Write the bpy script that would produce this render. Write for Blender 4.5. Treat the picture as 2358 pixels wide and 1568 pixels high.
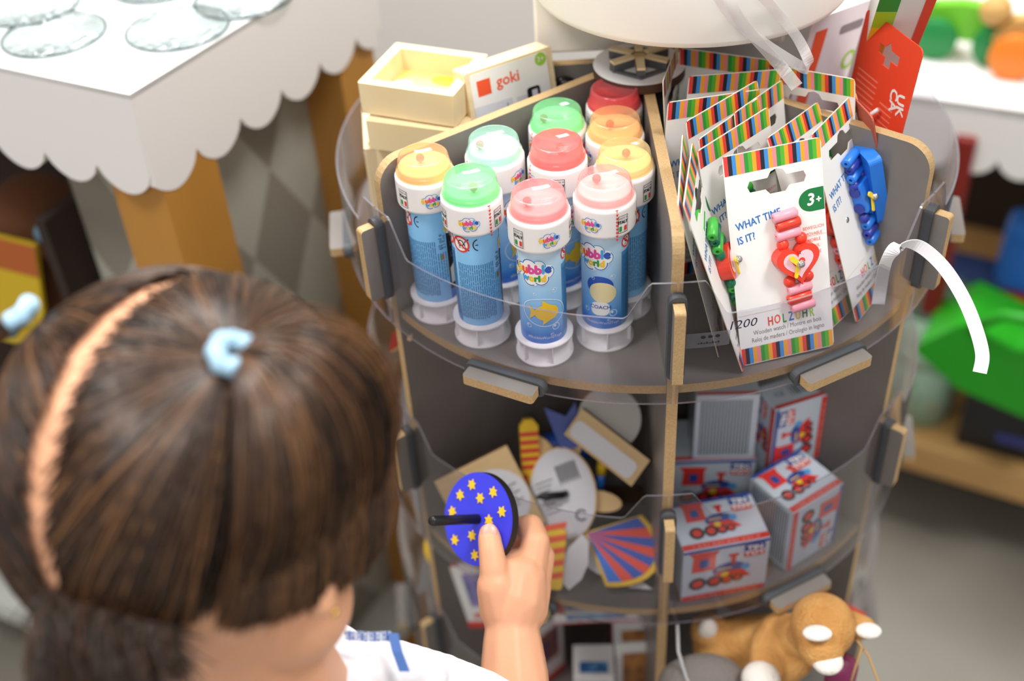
import bpy, bmesh, math, random
import numpy as np
from mathutils import Matrix, Vector, Euler
for o in list(bpy.data.objects): bpy.data.objects.remove(o, do_unlink=True)
COL = bpy.context.scene.collection
SC = bpy.context.scene
random.seed(7)
PI = math.pi

# ------------------------------------------------------------------ camera
CAM_LOC = (-0.061985, -0.716770, 1.270664)
CAM_ROT = (0.875400640, 0.0520810556, 0.00314496393)
FPX, IW, IH = 2800.0, 2358, 1568
cd = bpy.data.cameras.new('camera'); cam = bpy.data.objects.new('camera', cd); COL.objects.link(cam)
cam.location = CAM_LOC; cam.rotation_euler = CAM_ROT
cd.sensor_width = 36.0; cd.sensor_fit = 'HORIZONTAL'; cd.lens = FPX/IW*36.0
cd.clip_start = 0.02; cd.clip_end = 30
cd.dof.use_dof = True; cd.dof.focus_distance = 0.675; cd.dof.aperture_fstop = 3.2; cd.dof.aperture_blades = 9
SC.camera = cam
SC.view_settings.view_transform = 'Standard'; SC.view_settings.look = 'None'
SC.view_settings.gamma = 1.0; SC.view_settings.use_curve_mapping = False
SC.view_settings.exposure = 0.22

# ------------------------------------------------------------------ light: soft ceiling panels of the shop, an added fill behind the camera, bright ambient
w = bpy.data.worlds.new('shop_ambient'); SC.world = w; w.use_nodes = True
w.node_tree.nodes['Background'].inputs[0].default_value = (1.0, 0.985, 0.96, 1)
w.node_tree.nodes['Background'].inputs[1].default_value = 0.5
def area(name, loc, size, power, target, color=(1, 1, 1)):
    l = bpy.data.lights.new(name, 'AREA'); l.shape = 'RECTANGLE'; l.size = size[0]; l.size_y = size[1]
    l.energy = power; l.color = color
    o = bpy.data.objects.new(name, l); COL.objects.link(o); o.location = loc
    o.rotation_euler = (Vector(target)-Vector(loc)).to_track_quat('-Z', 'Y').to_euler()
    return o
area('ceiling_or_fill_light', (-0.3, 1.0, 2.7), (1.2, 0.5), 56, (0, 0.1, 0.8), (1, 0.98, 0.95))
area('ceiling_or_fill_light', (-1.0, -0.6, 2.7), (0.5, 0.5), 24, (-0.1, 0, 0.8), (1, 0.97, 0.93))
area('ceiling_or_fill_light', (-0.3, -2.3, 2.5), (0.9, 0.5), 9, (0.05, 0, 0.85), (1, 0.98, 0.95))  # added fill from behind the camera, brightens the card fronts and canopy
area('ceiling_or_fill_light', (0.9, -0.5, 2.7), (0.5, 0.5), 24, (0.1, 0, 0.8), (1, 0.98, 0.95))

# ------------------------------------------------------------------ geometry helpers
CM = Euler(CAM_ROT).to_matrix(); CL = Vector(CAM_LOC)
def ray(u, v): return CM @ Vector(((u-IW/2)/FPX, -(v-IH/2)/FPX, -1.0))
def G(u, v, z):                       # point of the world at height z that the photo shows at u, v
    d = ray(u, v); return CL + d*((z-CL.z)/d.z)
def at(u, v, t): return CL + ray(u, v).normalized()*t
def hexlin(h):
    h = h.lstrip('#'); c = [int(h[i:i+2], 16)/255 for i in (0, 2, 4)]
    return tuple(x/12.92 if x <= .04045 else ((x+.055)/1.055)**2.4 for x in c)+(1,)
MATS = {}
def mat(name, color, rough=.5, metal=0, spec=.5, noise=None, bump=None, sss=0, coat=0, alpha=None):
    if name in MATS: return MATS[name]
    m = bpy.data.materials.new(name); m.use_nodes = True; nt = m.node_tree; b = nt.nodes['Principled BSDF']
    c = hexlin(color) if isinstance(color, str) else color
    b.inputs['Base Color'].default_value = c; b.inputs['Roughness'].default_value = rough
    b.inputs['Metallic'].default_value = metal; b.inputs['Specular IOR Level'].default_value = spec
    if coat: b.inputs['Coat Weight'].default_value = coat; b.inputs['Coat Roughness'].default_value = .1
    if sss:
        b.inputs['Subsurface Weight'].default_value = sss; b.inputs['Subsurface Radius'].default_value = (.012, .005, .003)
        b.inputs['Subsurface Scale'].default_value = 1.0
    if noise:                                   # (scale, color2, (sx,sy,sz)[, contrast])
        tc = nt.nodes.new('ShaderNodeTexCoord'); mp = nt.nodes.new('ShaderNodeMapping'); n = nt.nodes.new('ShaderNodeTexNoise')
        mp.inputs['Scale'].default_value = noise[2]; n.inputs['Scale'].default_value = noise[0]; n.inputs['Detail'].default_value = 4
        r = nt.nodes.new('ShaderNodeValToRGB'); k = noise[3] if len(noise) > 3 else .2
        r.color_ramp.elements[0].position = .5-k; r.color_ramp.elements[1].position = .5+k
        r.color_ramp.elements[0].color = c; r.color_ramp.elements[1].color = hexlin(noise[1])
        nt.links.new(tc.outputs['Object'], mp.inputs[0]); nt.links.new(mp.outputs[0], n.inputs['Vector'])
        nt.links.new(n.outputs[0], r.inputs[0]); nt.links.new(r.outputs[0], b.inputs['Base Color'])
    if bump:
        tc = nt.nodes.new('ShaderNodeTexCoord'); n = nt.nodes.new('ShaderNodeTexNoise'); bp = nt.nodes.new('ShaderNodeBump')
        n.inputs['Scale'].default_value = bump[0]; n.inputs['Detail'].default_value = 3; bp.inputs['Strength'].default_value = bump[1]; bp.inputs['Distance'].default_value = bump[2]
        nt.links.new(tc.outputs['Object'], n.inputs['Vector']); nt.links.new(n.outputs[0], bp.inputs['Height']); nt.links.new(bp.outputs[0], b.inputs['Normal'])
    MATS[name] = m; return m
def clear(name, tint, gloss=.08, rough=.04, diffuse=0, dcol=None, fres=1.45):
    # clear sheet plastic or thin glass: it lets light straight through, reflects by Fresnel, may be milky
    if name in MATS: return MATS[name]
    m = bpy.data.materials.new(name); m.use_nodes = True; nt = m.node_tree; nt.nodes.clear(); N = nt.nodes.new
    out = N('ShaderNodeOutputMaterial'); t = N('ShaderNodeBsdfTransparent'); g = N('ShaderNodeBsdfGlossy'); mx = N('ShaderNodeMixShader')
    fr = N('ShaderNodeLayerWeight'); fr.inputs['Blend'].default_value = .5; pw = N('ShaderNodeMath'); pw.operation = 'POWER'; pw.inputs[1].default_value = 4.0
    ad = N('ShaderNodeMath'); ad.operation = 'MULTIPLY_ADD'; ad.use_clamp = True; ad.inputs[1].default_value = .75
    ad.inputs[2].default_value = gloss; nt.links.new(fr.outputs['Facing'], pw.inputs[0]); nt.links.new(pw.outputs[0], ad.inputs[0])
    t.inputs[0].default_value = hexlin(tint); g.inputs['Roughness'].default_value = rough; g.inputs[0].default_value = (1, 1, 1, 1)
    base = t.outputs[0]
    if diffuse:
        d = N('ShaderNodeBsdfDiffuse'); d.inputs[0].default_value = hexlin(dcol or tint); m2 = N('ShaderNodeMixShader'); m2.inputs[0].default_value = diffuse
        tl = N('ShaderNodeBsdfTranslucent'); tl.inputs[0].default_value = hexlin(dcol or tint); m3 = N('ShaderNodeMixShader'); m3.inputs[0].default_value = .5
        nt.links.new(d.outputs[0], m3.inputs[1]); nt.links.new(tl.outputs[0], m3.inputs[2])
        nt.links.new(t.outputs[0], m2.inputs[1]); nt.links.new(m3.outputs[0], m2.inputs[2]); base = m2.outputs[0]
    nt.links.new(ad.outputs[0], mx.inputs[0]); nt.links.new(base, mx.inputs[1]); nt.links.new(g.outputs[0], mx.inputs[2]); nt.links.new(mx.outputs[0], out.inputs[0])
    MATS[name] = m; return m
def T(x=0, y=0, z=0, rx=0, ry=0, rz=0, s=1): return Matrix.Translation((x, y, z)) @ Euler((rx, ry, rz)).to_matrix().to_4x4() @ Matrix.Diagonal((s, s, s, 1))
def frame(o, x, y, z): # matrix from origin and three axis vectors
    return Matrix(((x[0], y[0], z[0], o[0]), (x[1], y[1], z[1], o[1]), (x[2], y[2], z[2], o[2]), (0, 0, 0, 1)))
_flat = {}
def text_tris(s, shear=0):
    k = (s, shear)
    if k not in _flat:
        c = bpy.data.curves.new('t', 'FONT'); c.body = s; c.align_x = 'CENTER'; c.align_y = 'CENTER'; c.resolution_u = 2; c.shear = shear
        o = bpy.data.objects.new('t', c); COL.objects.link(o); bpy.context.view_layer.update()
        dg = bpy.context.evaluated_depsgraph_get(); me = bpy.data.meshes.new_from_object(o.evaluated_get(dg))
        me.calc_loop_triangles()
        _flat[k] = ([tuple(v.co) for v in me.vertices], [tuple(t.vertices) for t in me.loop_triangles])
        bpy.data.objects.remove(o, do_unlink=True); bpy.data.curves.remove(c); bpy.data.meshes.remove(me)
    return _flat[k]
def poly_tris(loops):
    # filled 2-D outline (first loop outer, others holes) as triangles
    c = bpy.data.curves.new('t', 'CURVE'); c.dimensions = '2D'; c.fill_mode = 'BOTH'
    for lp in loops:
        sp = c.splines.new('POLY'); sp.points.add(len(lp)-1); sp.use_cyclic_u = True
        for i, p in enumerate(lp): sp.points[i].co = (p[0]*100, p[1]*100, 0, 1)
    o = bpy.data.objects.new('t', c); COL.objects.link(o); bpy.context.view_layer.update()
    dg = bpy.context.evaluated_depsgraph_get(); me = bpy.data.meshes.new_from_object(o.evaluated_get(dg)); me.calc_loop_triangles()
    r = ([(v.co.x/100, v.co.y/100, 0) for v in me.vertices], [tuple(t.vertices) for t in me.loop_triangles])
    bpy.data.objects.remove(o, do_unlink=True); bpy.data.curves.remove(c); bpy.data.meshes.remove(me)
    return r
def cut(vs, fs, lim):
    # halve long triangle edges until none is longer than lim, so the shape can follow a curved surface
    vs = [tuple(v) for v in vs]; out = []; st = [tuple(vs[i] for i in f) for f in fs]
    while st:
        t = st.pop(); e = [(math.dist(t[i], t[(i+1) % 3]), i) for i in range(3)]; L, i = max(e)
        if L > lim:
            a, b, c = t[i], t[(i+1) % 3], t[(i+2) % 3]; m = tuple((a[k]+b[k])/2 for k in range(3))
            st.append((a, m, c)); st.append((m, b, c))
        else: out.append(t)
    V = []; F = []; ix = {}
    for t in out:
        f = []
        for p in t:
            k = (round(p[0], 7), round(p[1], 7))
            if k not in ix: ix[k] = len(V); V.append(p)
            f.append(ix[k])
        F.append(tuple(f))
    return V, F
def circ(x, y, rx, ry=None, n=20, a0=0, a1=2*PI, rot=0):
    ry = rx if ry is None else ry; L = []
    full = abs(a1-a0-2*PI) < 1e-6
    for i in range(n if full else n+1):
        a = a0+(a1-a0)*i/n; px, py = rx*math.cos(a), ry*math.sin(a)
        L.append((x+px*math.cos(rot)-py*math.sin(rot), y+px*math.sin(rot)+py*math.cos(rot)))
    return L
def rrect(x0, y0, x1, y1, r, n=4):
    P = []
    for cx, cy, a in ((x1-r, y0+r, -PI/2), (x1-r, y1-r, 0), (x0+r, y1-r, PI/2), (x0+r, y0+r, PI)):
        for i in range(n+1): P.append((cx+r*math.cos(a+i*PI/2/n), cy+r*math.sin(a+i*PI/2/n)))
    return P
def rect(x0, y0, x1, y1): return [(x0, y0), (x1, y0), (x1, y1), (x0, y1)]
class MB:
    def __init__(s): s.v = []; s.f = []; s.mi = []; s.sm = []; s.mats = []
    def add(s, vs, fs, m, T=None, smooth=False, wrap=None):
        b = len(s.v)
        for p in vs:
            p = Vector(p)
            if wrap: p = Vector(wrap(p))
            s.v.append(T @ p if T is not None else p)
        if m not in s.mats: s.mats.append(m)
        k = s.mats.index(m)
        for f in fs: s.f.append([b+i for i in f]); s.mi.append(k); s.sm.append(smooth)
        return s
    def box(s, c, d, m, T=None):
        x, y, z = c; a, b_, c_ = d[0]/2, d[1]/2, d[2]/2
        vs = [(x+i*a, y+j*b_, z+k*c_) for i in (-1, 1) for j in (-1, 1) for k in (-1, 1)]
        return s.add(vs, [(0, 1, 3, 2), (4, 6, 7, 5), (0, 4, 5, 1), (2, 3, 7, 6), (0, 2, 6, 4), (1, 5, 7, 3)], m, T)
    def lathe(s, prof, m, n=32, T=None, smooth=True, cap0=False, cap1=False):
        vs = []; fs = []
        for r, z in prof:
            for i in range(n): a = 2*PI*i/n; vs.append((r*math.cos(a), r*math.sin(a), z))
        for j in range(len(prof)-1):
            for i in range(n): k = (i+1) % n; fs.append((j*n+i, j*n+k, (j+1)*n+k, (j+1)*n+i))
        s.add(vs, fs, m, T, smooth)
        if cap0: s.add(vs[:n], [tuple(reversed(range(n)))], m, T)
        if cap1: s.add(vs[-n:], [tuple(range(n))], m, T)
        return s
    def tube(s, path, r, m, n=8, T=None, smooth=True, flat=1.0, cap=True):
        path = [Vector(p) for p in path]; N = len(path); vs = []; fs = []; up = None
        rs = r if hasattr(r, '__len__') else [r]*N
        for i, p in enumerate(path):
            t = (path[min(i+1, N-1)]-path[max(i-1, 0)]).normalized()
            if up is None: up = t.orthogonal().normalized()
            up = (up-t*up.dot(t)).normalized(); sd = t.cross(up)
            for k in range(n): a = 2*PI*k/n; vs.append(p+up*rs[i]*math.cos(a)*flat+sd*rs[i]*math.sin(a))
        for i in range(N-1):
            for k in range(n): q = (k+1) % n; fs.append((i*n+k, i*n+q, (i+1)*n+q, (i+1)*n+k))
        if cap: fs.append(tuple(reversed(range(n)))); fs.append(tuple((N-1)*n+k for k in range(n)))
        return s.add(vs, fs, m, T, smooth)
    def prism(s, poly, z0, z1, m, T=None, side=None, smooth=False):
        n = len(poly); side = side or m
        s.add([(x, y, z0) for x, y in poly], [tuple(reversed(range(n)))], m, T); s.add([(x, y, z1) for x, y in poly], [tuple(range(n))], m, T)
        vs = [(x, y, z) for z in (z0, z1) for x, y in poly]
        return s.add(vs, [(i, (i+1) % n, n+(i+1) % n, n+i) for i in range(n)], side, T, smooth)
    def plate(s, loops, z0, z1, m, T=None, side=None, lim=None, wrap=None, back=None):     # plate with holes
        side = side or m; V, F = poly_tris(loops)
        if lim: V, F = cut(V, F, lim)
        s.add([(x, y, z1) for x, y, _ in V], F, m, T, wrap=wrap); s.add([(x, y, z0) for x, y, _ in V], [tuple(reversed(f)) for f in F], back or m, T, wrap=wrap)
        for lp in loops:
            n = len(lp); s.add([(x, y, z) for z in (z0, z1) for x, y in lp], [(i, (i+1) % n, n+(i+1) % n, n+i) for i in range(n)], side, T, wrap=wrap)
        return s
    def flat(s, loops, z, m, T=None, wrap=None, lim=None):                        # printed shape lying on a surface
        if isinstance(loops[0][0], (int, float)): loops = [loops]
        if len(loops) == 1 and not wrap and not lim:
            lp = loops[0]; return s.add([(x, y, z) for x, y in lp], [tuple(range(len(lp)))], m, T)
        V, F = poly_tris(loops)
        if lim: V, F = cut(V, F, lim)
        return s.add([(x, y, z) for x, y, _ in V], F, m, T, wrap=wrap)
    def text(s, st, x, y, size, m, z=0, T=None, wrap=None, rot=0, sx=1, shear=0, lim=None, bold=0):
        V, F = text_tris(st, shear); c, q = math.cos(rot), math.sin(rot)
        offs = [(0, 0)] if not bold else [(-bold, 0), (bold, 0), (0, bold), (0, -bold)]
        for k, (ox, oy) in enumerate(offs):
            P = [(x+(a*sx*size+ox)*c-(b*size+oy)*q, y+(a*sx*size+ox)*q+(b*size+oy)*c, z+k*2e-6) for a, b, _ in V]
            if lim: P2, F2 = cut(P, F, lim)
            else: P2, F2 = P, F
            s.add(P2, F2, m, T, wrap=wrap)
        return s
    def mesh(s, name):
        me = bpy.data.meshes.new(name); me.from_pydata([tuple(v) for v in s.v], [], s.f)
        for m in s.mats: me.materials.append(m)
        me.polygons.foreach_set('material_index', s.mi); me.polygons.foreach_set('use_smooth', s.sm); me.update()
        return me
    def build(s, name, parent=None, M=None, bevel=0, seg=2):
        o = bpy.data.objects.new(name, s.mesh(name)); COL.objects.link(o)
        if parent is not None: o.parent = parent
        if M is not None: o.matrix_basis = M
        if bevel:
            b = o.modifiers.new('bevel', 'BEVEL'); b.width = bevel; b.segments = seg; b.limit_method = 'ANGLE'; b.angle_limit = .6
        return o
def tag(o, label=None, cat=None, group=None, kind=None):
    if label: o['label'] = label
    if cat: o['category'] = cat
    if group: o['group'] = group
    if kind: o['kind'] = kind
    return o
def empty(name, label, cat, M=None, group=None):
    o = bpy.data.objects.new(name, None); COL.objects.link(o); o.empty_display_size = .02
    if M is not None: o.matrix_basis = M
    return tag(o, label, cat, group)
def inst(name, me, parent, M=None):
    o = bpy.data.objects.new(name, me); COL.objects.link(o); o.parent = parent
    if M is not None: o.matrix_basis = M
    return o

# shared colours
WHITE = mat('white_plastic', '#f4f2f2', .35)
PAPER = mat('white_card', '#f3f1ee', .5)
BLACK = mat('black', '#161616', .4)
RED = mat('red_ink', '#e5382e', .5); ORANGE = mat('orange_ink', '#f2572b', .5); YEL = mat('yellow_ink', '#f6c927', .5)
GRN = mat('green_ink', '#2c9a3c', .5); DGRN = mat('deep_green_ink', '#0f7a3d', .5); BLUE = mat('blue_ink', '#2f78c4', .5); PINK = mat('pink_ink', '#f08ba0', .5)
NAVY = mat('navy_ink', '#1d2440', .5); MAG = mat('magenta_ink', '#e0479a', .5); DBLUE = mat('deep_blue_ink', '#2a57b8', .5); LGRN = mat('lime_ink', '#9ccc3a', .5)
GREYT = mat('grey_ink', '#77777c', .5); SKYB = mat('sky_ink', '#4aa3e0', .5)
DARK = mat('grey_laminate', '#76706b', .38, noise=(60, '#7b7570', (1, 1, 1)))
MDF = mat('mdf_edge', '#c2a478', .7, noise=(900, '#ab8a5c', (1, 1, 1), .25))
RUBBER = mat('grey_rubber', '#45484c', .5)
ACRYL = clear('clear_acrylic', '#f2f1f4', .03, .05)
ACEDGE = clear('acrylic_edge', '#dcd8e2', .12, .2, .3, '#cfcad6')
PINE = mat('pine', '#f1dfba', .55, noise=(14, '#e8cf9f', (1, 9, 1), .25))
# ------------------------------------------------------------------ display tower
R, ZS, HD, TD = .198, .80, .1066, .2049
AL, AA, AB = .0201, .9685, .8663
TH = .0066
tower = empty('display_tower', 'round tiered display stand of dark grey board with clear plastic guards, filled with small toys', 'display stand', T(0, 0, 0))
def P(a, r, z): return Vector((r*math.sin(a), -r*math.cos(a), z))
for k in range(4):
    z = ZS-k*TD
    b = MB(); n = 120; rr = R-.0005
    b.prism([(rr*math.cos(2*PI*i/n), rr*math.sin(2*PI*i/n)) for i in range(n)], -.0062, 0, DARK, side=MDF)
    b.build('shelf', tower, T(0, 0, z))
def divider(a, r0, r1, z0, z1, round_=.016):
    b = MB(); rc = round_
    pl = [(r0, z0), (r1, z0), (r1, z1-rc)]+[(r1-rc+rc*math.cos(t*PI/2/8), z1-rc+rc*math.sin(t*PI/2/8)) for t in range(1, 9)]+[(r0, z1)]
    M = frame((0, 0, 0), (math.sin(a), -math.cos(a), 0), (0, 0, 1), (math.cos(a)*-1, -math.sin(a), 0))
    b.prism(pl, -TH/2, TH/2, DARK, side=MDF)
    return b.build('divider', tower, M)
for a in (AL, AL-AA, AL+AB): divider(a, .0034, R+.0015, .1, ZS+HD)
divider(math.radians(-88), .004, .075, ZS+.0001, ZS+HD-.001, .004)
divider(math.radians(124), .004, .150, ZS+.0001, ZS+HD+.0, .01)
for a in (math.radians(-120), math.radians(126)): divider(a, .004, R, .1, ZS-.0066, .004)
b = MB(); b.box((0, 0, .05), (.18, .18, .1), DARK); b.build('foot_block', tower, T(0, 0, 0))
# round black grommet on the short rear divider
b = MB(); b.lathe([(.0035, 0), (.0035, .004), (.007, .0055), (.0095, .003), (.0095, 0)], mat('glossy_black', '#101012', .15), 28, cap1=False)
p = G(1298, 168, ZS+.088)
b.build('grommet', tower, frame((p.x, -.0065, ZS+.089), (1, 0, 0), (0, 0, 1), (0, -1, 0)) @ T(0, 0, 0))
# clear guards: one band per tier and sector, notched low between the dividers
def guard(z0, dip, high, a0, a1, rise0=None, rise1=None):
    b = MB(); n = 90; rg = R+.0045; th = .0014; v = []; top = []
    rr = math.radians
    def h(a):
        d = min(abs(a-x) for x in (AL-AA, AL, AL+AB)); d = math.degrees(d)
        t = min(1, max(0, (d-4.2)/3.6)); return high+(dip-high)*t
    for i in range(n+1):
        a = a0+(a1-a0)*i/n; top.append(h(a))
        for r_, z in ((rg, -.009), (rg+th, -.009), (rg+th, top[-1]), (rg, top[-1])): v.append(P(a, r_, z))
    f1 = []; f2 = []
    for i in range(n):
        q = i*4; p_ = q+4
        f1 += [(q+1, q+2, p_+2, p_+1), (q+0, p_+0, p_+3, q+3)]; f2 += [(q+0, q+1, p_+1, p_+0), (q+2, q+3, p_+3, p_+2)]
    b.add(v, f1, ACRYL, smooth=True); b.add(v, f2, ACEDGE, smooth=True)
    b.add(v[:4], [(0, 1, 2, 3)], ACEDGE); b.add(v[-4:], [(0, 3, 2, 1)], ACEDGE)
    return b.build('clear_guard', tower, T(0, 0, z0))
A0, A1, A2 = AL-AA, AL, AL+AB
gap = .004
for k, (dip, high) in enumerate(((.054, .078), (.098, .119), (.098, .119))):
    for s0, s1 in ((A0-1.0, A0-gap), (A0+gap, A1-gap), (A1+gap, A2-gap), (A2+gap, A2+1.0)):
        guard(ZS-k*TD, dip, high, s0, s1)
# clips: board tongue that comes through the guard, held by a rubber ring
def clip(a, z, L, vertical):
    b = MB(); w_ = .0062
    pl = rrect(-L/2, -.0085, L/2, .0018, .0022, 4)
    top = PINE if False else DARK
    b.prism(pl, -w_/2, w_/2, DARK, side=MDF)
    ra = R+.009
    if vertical: M = frame(P(a, ra+.0005, z), (0, 0, 1), (-math.sin(a), math.cos(a), 0), (math.cos(a), math.sin(a), 0))
    else: M = frame(P(a, ra+.0005, z), (math.cos(a), math.sin(a), 0), (-math.sin(a), math.cos(a), 0), (0, 0, 1))
    if vertical: pass
    c = b.build('clip_tongue', tower, M)
    r_ = MB(); hw = L/2+.0035; hh = w_/2+.0020
    out = rrect(-hw, -hh, hw, hh, hh*.95, 5); inn = rrect(-L/2-.0003, -w_/2-.0002, L/2+.0003, w_/2+.0002, .001, 3)
    r_.plate([out, inn], -.0026, .0026, RUBBER)
    if vertical: M2 = frame(P(a, R+.0060, z), (0, 0, 1), (math.cos(a), math.sin(a), 0), (-math.sin(a), math.cos(a), 0))
    else: M2 = frame(P(a, R+.0060, z), (math.cos(a), math.sin(a), 0), (0, 0, 1), (-math.sin(a), math.cos(a), 0))
    r_.build('rubber_ring', tower, M2, bevel=.001)
for k, (vz, vl) in enumerate(((.041, .052), (.075, .052), (.075, .052))):
    for a in (A0, A1, A2): clip(a, ZS-k*TD+vz, vl, True)
    for a in (math.radians(-26.8), math.radians(28.2), A0-.5, A2+.5): clip(a, ZS-k*TD-.0031, .046, False)
# price strip on the guard of the top tier
lab = MB(); LABEL = clear('label_film', '#d4d2da', .05, .25, .25, '#b9b7c4')
def gw(p): a = p.x/(R+.0062); return P(a, R+.0062+p.z, p.y)
lab.flat([rrect(.005, .0325, .034, .0430, .001)], 0, LABEL, wrap=gw, lim=.006)
lab.text('1200', .0405, .0455, .0085, NAVY, .0002, wrap=gw, lim=.004, shear=.15)
[lab.flat([rect(.016+i*.0016, .0352, .0170+i*.0016, .0352+.0006+.0005*(i % 2))], .0003, BLACK, wrap=gw) for i in range(8)]
for i, x_ in enumerate((.019, .023, .027)): lab.flat([circ(x_, .0400, .0014, .001, 10)], .0003, BLACK, wrap=gw)
lab.build('price_strip', tower, T(0, 0, ZS))

# ------------------------------------------------------------------ bubble bottles
CAPW = mat('cap_white', '#f6f1f0', .4)
def gradmat(name, stops, z0, z1):
    m = bpy.data.materials.new(name); m.use_nodes = True; nt = m.node_tree; b = nt.nodes['Principled BSDF']; b.inputs['Roughness'].default_value = .3
    tc = nt.nodes.new('ShaderNodeTexCoord'); sp = nt.nodes.new('ShaderNodeSeparateXYZ'); mr = nt.nodes.new('ShaderNodeMapRange'); cr = nt.nodes.new('ShaderNodeValToRGB')
    wv = nt.nodes.new('ShaderNodeTexNoise'); wv.inputs['Scale'].default_value = 60; ma = nt.nodes.new('ShaderNodeMath'); ma.operation = 'MULTIPLY_ADD'; ma.inputs[1].default_value = .004
    mr.inputs['From Min'].default_value = z0; mr.inputs['From Max'].default_value = z1
    nt.links.new(tc.outputs['Object'], sp.inputs[0]); nt.links.new(tc.outputs['Object'], wv.inputs[0]); nt.links.new(wv.outputs[0], ma.inputs[0]); nt.links.new(sp.outputs[2], ma.inputs[2])
    nt.links.new(ma.outputs[0], mr.inputs[0]); nt.links.new(mr.outputs[0], cr.inputs[0]); nt.links.new(cr.outputs[0], b.inputs['Base Color'])
    e = cr.color_ramp.elements
    while len(e) < len(stops): e.new(.5)
    for i, (p_, c_) in enumerate(stops): e[i].position = p_; e[i].color = hexlin(c_)
    return m
ART = gradmat('sea_print', [(0, '#2d66c8'), (.12, '#3a80d8'), (.2, '#56a4ea'), (.5, '#93c8f2'), (.8, '#b6d9f4'), (1, '#cbe2f4')], .015, .080)
BACKP = mat('back_print', '#8ccbf8', .3)
TXTP = mat('microtext', '#3d7fb5', .4)
RB = .0136; RCAP = .0176
def bw(r0):
    def f(p):
        a = p.x/RB; r = r0+p.z; return (r*math.sin(a), -r*math.cos(a), p.y)
    return f
def logo(b, x, y, s, wrap, z=.00025, big=True):
    # word mark: white cloud, blue rings, letters in many colours
    cl = [(-.9, .15, .55), (-.35, .55, .55), (.3, .6, .5), (.85, .1, .55), (.45, -.4, .55), (-.3, -.45, .6), (0, 0, .7)]
    if big:
        for cx, cy, r in cl: b.flat([circ(x+cx*s, y+cy*s, r*s*1.08, n=18)], z, PAPER, wrap=wrap, lim=.0025)
    for (cx, cy, r), m_, a0, a1 in zip(cl[:6], (BLUE, BLUE, SKYB, SKYB, BLUE, BLUE), (1.6, .6, -.2, -1.2, -2.4, 2.4), (3.9, 3.0, 2.3, .9, .2, 5.2)):
        o_ = circ(x+cx*s, y+cy*s, r*s, n=12, a0=a0, a1=a1); i_ = circ(x+cx*s, y+cy*s, r*s*.86, n=12, a0=a0, a1=a1)
        b.flat([o_+i_[::-1]], z+.00005, m_, wrap=wrap, lim=.0025)
    for k, (ch, m_) in enumerate(zip('bubble', (YEL, ORANGE, MAG, MAG, SKYB, DBLUE))):
        b.text(ch, x+(-1.18, -.70, -.22, .26, .60, .94)[k]*s, y+.20*s+k*.03*s, s*.98, m_, z+.0001, wrap=wrap, lim=.0025, bold=s*.055)
    for k, (ch, m_) in enumerate(zip('world', (SKYB, YEL, GRN, GRN, YEL))):
        b.text(ch, x+(-.66, -.22, .10, .32, .60)[k]*s, y-.42*s, s*.72, m_, z+.0001, wrap=wrap, lim=.0025, bold=s*.045)
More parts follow.
